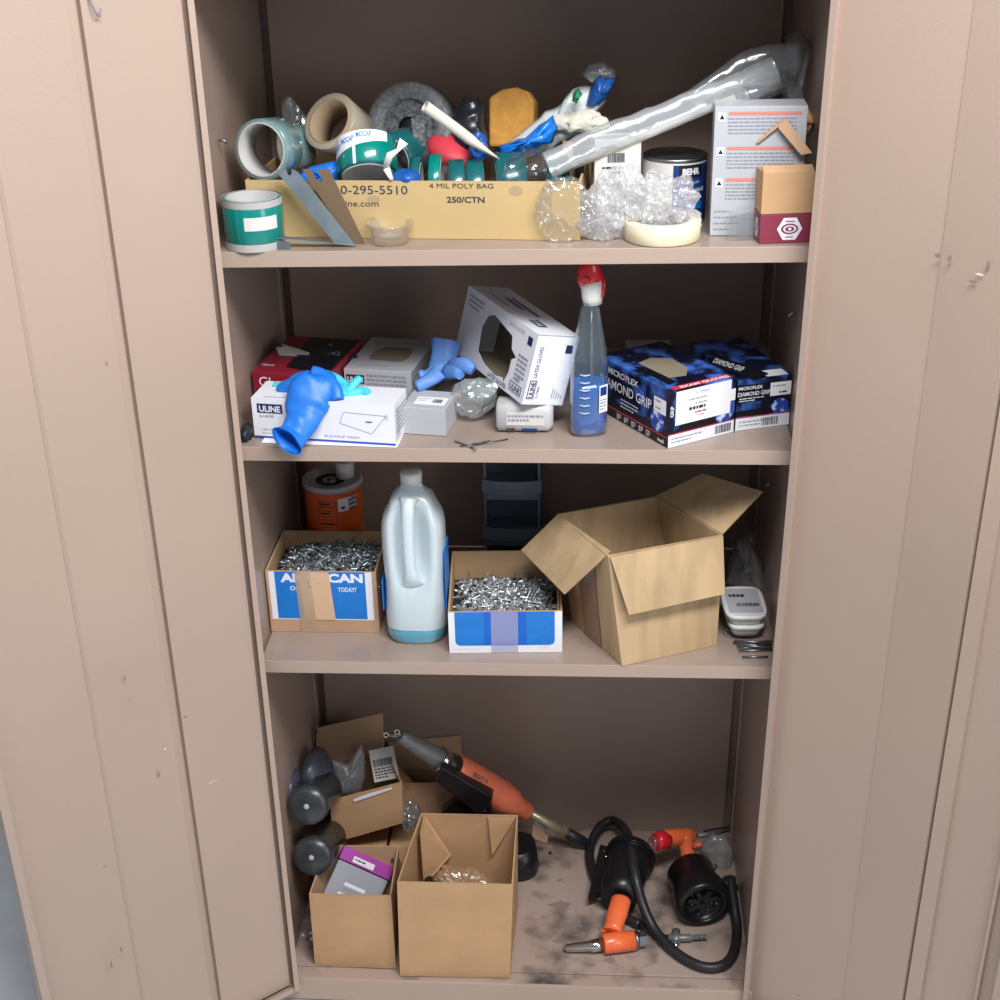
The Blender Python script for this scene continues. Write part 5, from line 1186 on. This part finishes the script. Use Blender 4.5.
for i_, (px, py) in enumerate(((386, 735), (397, 732))):
    b = MB(); q0 = P(px, py, .195); T = axis_frame(q0, (CP - q0)); b.lathe([(.0035, -.002), (.0055, -.002), (.0055, .002), (.0035, .002)], 'chrome', T, 16, close=True); b.loft([S(.02), q0 + (S(.02) - q0).normalized() * .0045], [.0045, .003], 'gunmetal', 10); wpart(b, 'end_ring', root)
b = MB(); b.loft([N1 + ax * .002, P(573, 836, .36)], [.0090, .0090], 'brass', 16); b.loft([P(560, 829, .353), P(566, 832, .356)], .0100, 'brass', 16); wpart(b, 'air_inlet', root)
b = MB(); b.loft([P(567, 833, .357), P(578, 839, .366), P(584, 842, .366), P(588, 845, .366)], [.0115, .013, .011, .008], 'rubber', 14); wpart(b, 'hose_connector', root)
b = MB(); q = [P(533, 824, .325), P(548, 836, .33), P(547, 843, .33), P(532, 838, .325)]; b.slab(q, .0006, 'kraft_dull'); b.loft([P(534, 822, .31), P(546, 832, .31)], [(.006, .002)] * 2, 'clearcup', 10); wpart(b, 'paper_tag', root)
# hose
zz = .0135
hp = [on(4, 705, 905, .02), on(4, 0, 0, 0)]
pts = [on(4, 640, 925, .0118), on(4, 618, 912, .0118), on(4, 602, 893, .0118), on(4, 592, 870, .0118), on(4, 590, 848, .0118), on(4, 600, 827, .03), on(4, 614, 821, .04), on(4, 626, 832, .065), on(4, 631, 850, .10), on(4, 635, 875, .09), on(4, 643, 905, .05), on(4, 655, 930, .020), on(4, 675, 952, .0118), on(4, 700, 966, .0118), on(4, 721, 966, .0118), on(4, 733, 954, .0118), on(4, 737, 930, .0118), on(4, 734, 905, .035), on(4, 731, 885, .055), on(4, 731, 879, .06), on(4, 725, 886, .055)]
root = thing('air_hose', 'black rubber air hose looping around the two smaller rivet guns', 'hose', Matrix.Translation(pts[13]))
b = MB(); b.loft(path_smooth(pts, 6), .0104, 'rubber', 14); wpart(b, 'hose_tube', root)
b = MB(); b.loft([on(4, 640, 925, .010), on(4, 662, 937, .010), on(4, 668, 938, .010)], [.0075, .007, .006], 'rubber', 14); b.loft([on(4, 668, 938, .010), on(4, 690, 938, .010), on(4, 692, 938, .010), on(4, 705, 937, .010)], [.0085, .008, .005, .005], 'gunmetal', 10); 
for px in (696, 701, 705): b.loft([on(4, px, 937, .010), on(4, px + 2, 937, .010)], [.0065, .0045], 'gunmetal', 10)
wpart(b, 'quick_coupler', root)
b = MB(); b.loft([on(4, 672, 936, .01), on(4, 677, 948, .008)], .004, 'chrome', 8); b.loft([on(4, 676, 931, .01), on(4, 676, 943, .01)], .009, 'gunmetal', 12); wpart(b, 'hose_clamp', root)
# rivet gun 2 (centre)
root = thing('rivet_gun', 'small orange rivet gun with chrome nose lying at the cabinet floor front', 'rivet gun', Matrix.Translation(on(4, 620, 930)))
cA, cB = on(4, 631, 853, .060), on(4, 618, 900, .045)
b = MB(); b.loft([cA + (cA - cB).normalized() * .006, cA, cA.lerp(cB, .06), cA.lerp(cB, .3), cA.lerp(cB, .8), cB], [.045, .052, .053, .046, .043, .036], 'blackgloss', 32); 
for q_ in (.1, .16): b.loft([cA.lerp(cB, q_), cA.lerp(cB, q_ + .02)], .0545, 'blackgloss', 32)
wpart(b, 'air_cylinder', root)
b = MB(); T = frame(on(4, 594, 893, .02), V3(1, .1, 0)); b.slab([on(4, 590, 902, .02), on(4, 606, 893, .035), on(4, 610, 850, .055), on(4, 602, 848, .055)], .012, 'blackgloss'); b.loft([on(4, 597, 899, .03), on(4, 614, 897, .03)], .0025, 'steel', 8); wpart(b, 'lever_housing', root)
b = MB(); q0 = on(4, 607, 862, .05); 
for k in range(3): b.loft([q0 + V3(-.002 * k, .004 * k, .009 * k), q0 + V3(-.002 * k - .001, .004 * k + .002, .009 * k + .005)], [.0058 - k * .001, .0035], 'chrome', 10)
b.loft([on(4, 609, 868, .05), q0], .007, 'rubber', 8); wpart(b, 'air_nipple', root)
b = MB(); h0, h1 = on(4, 622, 897, .062), on(4, 612, 932, .034)
b.loft([h0, h0.lerp(h1, .08), h0.lerp(h1, .5), h0.lerp(h1, .85), h1], [(.015, .011), (.0205, .016), (.021, .0155), (.0185, .015), (.020, .015)], 'orange', 20, up=V3(0, 0, 1)); b.loft([on(4, 601, 931, .030), on(4, 612, 928, .032)], [(.005, .005), (.006, .006)], 'orange', 12); wpart(b, 'handle', root)
g0, g1 = on(4, 603, 944, .022), on(4, 634, 940, .022)
b = MB(); b.loft([g0, g0.lerp(g1, .05), g1], [.0190, .0205, .0205], 'orange', 28); wpart(b, 'barrel', root)
b = MB(); b.loft([on(4, 564, 948, .0115), on(4, 567, 948, .0125), on(4, 590, 946, .018), on(4, 591, 946, .018), on(4, 604, 944, .020)], [.0045, .0080, .0105, .0125, .0135], 'chrome', 24); wpart(b, 'nose', root)
b = MB(); b.loft([g1, on(4, 638, 939.5, .022)], [.018, .018], 'steel', 20); b.loft([on(4, 637, 939.5, .022), on(4, 646, 938.5, .022)], [.0155, .0155], 'chrome', 6, smooth=False); wpart(b, 'hex_cap', root)
# rivet gun 3 (right)
root = thing('rivet_gun', 'orange rivet gun with red end cap and black air cylinder facing out, at right', 'rivet gun', Matrix.Translation(on(4, 700, 900)))
cF = on(4, 704, 906, .0565); cR = on(4, 690, 872, .0565)
ax = (cR - cF).normalized(); print('cyl', cF, cR, (cR - cF).length)
T = axis_frame(cF, -ax)
b = MB(); L_ = (cR - cF).length
b.lathe([(0, -.014), (.039, -.014), (.041, -.004), (.043, .0), (.049, .001), (.0545, -.006), (.055, -.045), (.049, -.052), (.049, -L_), (.045, -L_ - .004), (0, -L_ - .004)], 'blackgloss', T, 40)
wpart(b, 'air_cylinder', root)
b = MB(); rn = random.Random(2)
for k in range(7): a = k * 2 * math.pi / 7 + .4; b.box((-.0045, .007, -.0135), (.0045, .033, -.009), 'rubber', T @ Matrix.Rotation(a, 4, 'Z'))
for k in range(14): a, r_ = rn.uniform(0, 6.28), rn.uniform(.006, .033); b.lathe([(0, -.010), (.0018, -.0105), (.002, -.0135)], 'gunmetal', T @ Matrix.Translation((r_ * math.cos(a), r_ * math.sin(a), 0)), 8)
wpart(b, 'end_grille', root)
b = MB(); b.loft([P(690, 866, .27), P(687, 850, .30), P(684, 838, .31), P(683, 834, .31)], [(.018, .014), (.015, .013), (.018, .015), (.014, .012)], 'orange', 20, up=V3(0, -1, 0)); wpart(b, 'handle', root)
b = MB(); b.loft([P(664, 839, .285), P(666, 838.5, .29), P(686, 836, .32), P(691, 836, .327), P(694, 836, .33)], [.016, .0185, .0175, .016, .008], 'orange', 24); b.loft([P(694, 846, .30), P(702, 844, .30)], .006, 'orange', 12); wpart(b, 'barrel', root)
b = MB(); b.loft([P(655, 842, .275), P(659, 841, .28), P(667, 840, .29)], [.018, .0205, .0205], 'redgloss', 24); wpart(b, 'end_cap', root, label='glossy red end cap')
b = MB(); b.loft([P(651, 843, .27), P(656, 842, .276)], [.013, .015], 'clearcup', 20); wpart(b, 'clear_tip', root)
b = MB(); b.loft([P(697, 836, .33), P(710, 834, .35), P(728, 829, .38)], [.005, .0062, .0062], 'gunmetal', 14); b.loft([P(704, 831, .35), P(729, 827, .38)], .0022, 'ink', 8); wpart(b, 'mandrel_tube', root)
b = MB(); b.loft(path_smooth([P(693, 846, .29), P(708, 858, .28), P(716, 866, .27), P(712, 869, .27), P(700, 857, .275)]), .0022, 'steel', 8); wpart(b, 'lever', root)
b = MB(); b.loft([P(722, 880, .25), P(735, 890, .24)], .012, 'rubber', 14); b.loft([on(4, 722, 903, .02), on(4, 738, 905, .02)], .015, 'blackgloss', 14)
for px, py in ((726, 884), (724, 889), (730, 891)): q0 = P(px, py, .215); b.loft([q0, q0 + V3(.003, 0, .003)], .003, 'chrome', 8)
wpart(b, 'air_fitting', root)
b = MB(); strip(b, [(697, 845), (712, 834), (728, 836), (734, 850), (733, 862), (728, 868), (733, 875), (722, 874), (712, 867)], .33, 'filmh', seed=8); tag(b.build('plastic_bag'), 'small empty clear bag behind the red-capped rivet gun, in right corner', 'plastic bag')
b = MB()
for px, py in ((550, 853),): b.lathe([(0, .004), (.003, .003), (.004, 0), (0, 0)], 'ink', Matrix.Translation(on(4, px, py, .001)), 8)
tag(b.build('rubber_bit'), 'tiny black bit on the cabinet floor right of the large rivet gun', 'debris')
# oily stains on the pan
rn = random.Random(11)
for px, py, s_ in ((560, 905, 3), (572, 925, 3), (583, 935, 2), (610, 960, 2), (663, 888, 2), (660, 905, 1), (560, 940, 2), (655, 915, 1), (560, 880, 1), (590, 965, 1.5)):
    b = MB(); a = on(4, px, py, .0004); n = 16; r_ = .012 * s_ / 2
    b.add([a + V3(r_ * 1.6 * math.cos(i * 2 * math.pi / n) * rn.uniform(.3, 1), r_ * math.sin(i * 2 * math.pi / n) * rn.uniform(.3, 1), 0) for i in range(n)], [tuple(range(n))], 'smear')
    wpart(b, 'oil_stain', cab)
